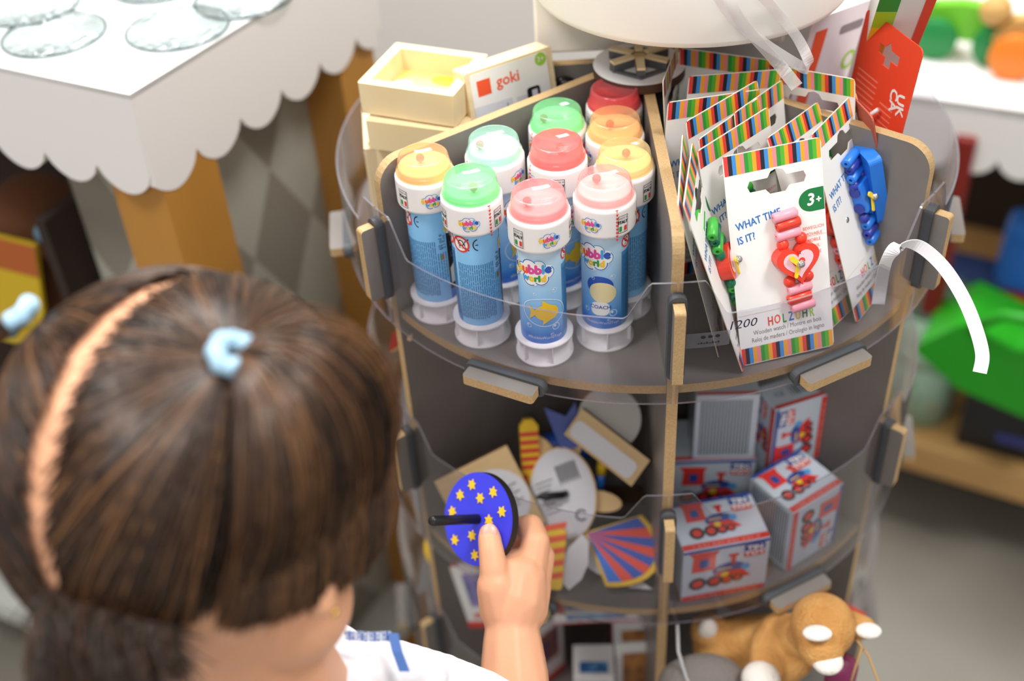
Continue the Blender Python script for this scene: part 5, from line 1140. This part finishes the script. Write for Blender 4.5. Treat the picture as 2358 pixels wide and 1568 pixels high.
def tail(name, Tt, ctrl, n):
    paths = []; rads = []; mi = []
    for _ in range(n):
        cl_ = int(rng.integers(0, 15)); s = min(1, max(0, (cl_+.5)/15+rng.normal()*.022)); c = ctrl(s); P0 = np.array(Tt)*1.0; m_, e_ = c; j1 = rng.normal(size=3)*.05; j2 = rng.normal(size=3)*.035
        q = ((1-ts)**2)[:, None]*P0+(2*ts*(1-ts))[:, None]*(m_+j1)+(ts**2)[:, None]*(e_+j2)
        lift = 1.12+.26*np.abs(np.sin(np.minimum(1, ts*1.25)*PI))*rng.uniform(.45, 1.0)+rng.uniform(-.02, .06)*ts
        paths.append(sph(q, lift)); rads.append(rng.uniform(.00028, .00052)); mi.append(int(rng.choice([0, 1, 3, (cl_*7) % 5, (cl_*7) % 5, (cl_*7) % 5])))
    return strands(name, paths, rads, mi, person)
def cR_(s):
    m0, m1 = hdir(.30, .15), hdir(.62, -.62); e0, e1_ = hdir(.22, .62), hdir(.93, .28)
    return m0*(1-s)+m1*s, e0*(1-s)+e1_*s
def cL_(s):
    m0, m1 = hdir(-.85, -.35), hdir(-.95, -.1); e0, e1_ = hdir(-.98, .1), hdir(-.9, .42)
    return m0*(1-s)*1.15+m1*s*1.15, (e0*(1-s)+e1_*s)*1.1
tail('pigtail', TR, cR_, 5200); tail('pigtail', TL, cL_, 900)
# hair ties
TIE = mat('pale_blue_fabric', '#a9cfe8', .9, bump=(600, .8, .001))
def tie(Tt, k):
    n_ = Vector((Tt.x*sx_, Tt.y*sy_, Tt.z*sz_)); c_ = HC+HR*n_.x*k+HF*n_.y*k+HU*n_.z*k; nn = (c_-HC).normalized(); X_ = nn.orthogonal().normalized(); Y_ = nn.cross(X_)
    q = MB(); pth = []
    for i in range(25):
        a = 2*PI*i/24; pth.append((.0062*math.cos(a), .0062*math.sin(a), .0008*math.sin(a*5)))
    rs_ = [.0036+.0006*math.sin(i*2.1) for i in range(25)]; q.tube(pth, rs_, TIE, 14); q.build('hair_tie', person, frame(c_, X_, Y_, nn))
tie(TR, 1.14); tie(TL, 1.18)
# shirt: one garment with puffed sleeves, collar edge in blue check
CLO = mat('white_cotton', '#e4e2e7', .85, bump=(45, .5, .004))
sp = [('t', [A(690, 1700, .655), A(650, 1850, .70), A(660, 2060, .76)], [.062, .074, .078]), ('t', [A(745, 1660, .640), A(880, 1650, .655), A(990, 1670, .675)], [.036, .0400, .0385]),
      ('t', [A(990, 1680, .678), A(1090, 1700, .695), A(1150, 1745, .71)], [.0405, .0375, .033]), ('t', [A(500, 1700, .62), A(400, 1700, .615), A(280, 1730, .615)], [.036, .040, .042]), ('t', [A(280, 1740, .615), A(240, 1860, .64)], [.042, .038]),
      ('t', [A(880, 1560, .625), A(960, 1580, .645)], [.016, .018])]
shirt = fuse(sp, .0018, CLO, 'shirt', person, 10)
CHK = bpy.data.materials.new('blue_check'); CHK.use_nodes = True; _n = CHK.node_tree; _c = _n.nodes.new('ShaderNodeTexChecker'); _t = _n.nodes.new('ShaderNodeTexCoord')
_c.inputs['Scale'].default_value = 700; _c.inputs['Color1'].default_value = hexlin('#3f64b4'); _c.inputs['Color2'].default_value = hexlin('#dfe6f4'); _n.links.new(_t.outputs['Object'], _c.inputs[0]); _n.links.new(_c.outputs[0], _n.nodes['Principled BSDF'].inputs['Base Color'])
def band_on(name, pts, w, m_, nrm):
    q = MB(); V = []
    for p_ in pts:
        for s in (-1, 1):
            for k in (0, 1): V.append(A(*p_[:3])+Vector(p_[3])*w/2*s+Vector(nrm)*.0012*k)
    Fq = []
    for i in range(len(pts)-1):
        o_ = i*4; n_ = o_+4; Fq += [(o_+1, o_+3, n_+3, n_+1), (o_, n_, n_+2, o_+2), (o_, o_+1, n_+1, n_), (o_+2, n_+2, n_+3, o_+3)]
    Fq += [(0, 2, 3, 1), (len(V)-4, len(V)-3, len(V)-1, len(V)-2)]
    q.add(V, Fq, m_); return q.build(name, person)
band_on('collar_trim', [(795, 1462, .600, cU), (850, 1466, .602, cU), (900, 1464, .604, cU)], .0045, CHK, cB)
band_on('collar_stripe', [(905, 1458, .602, cR), (915, 1500, .600, cR), (932, 1545, .600, cR)], .0050, mat('trim_blue', '#4f74b8', .8), cB)
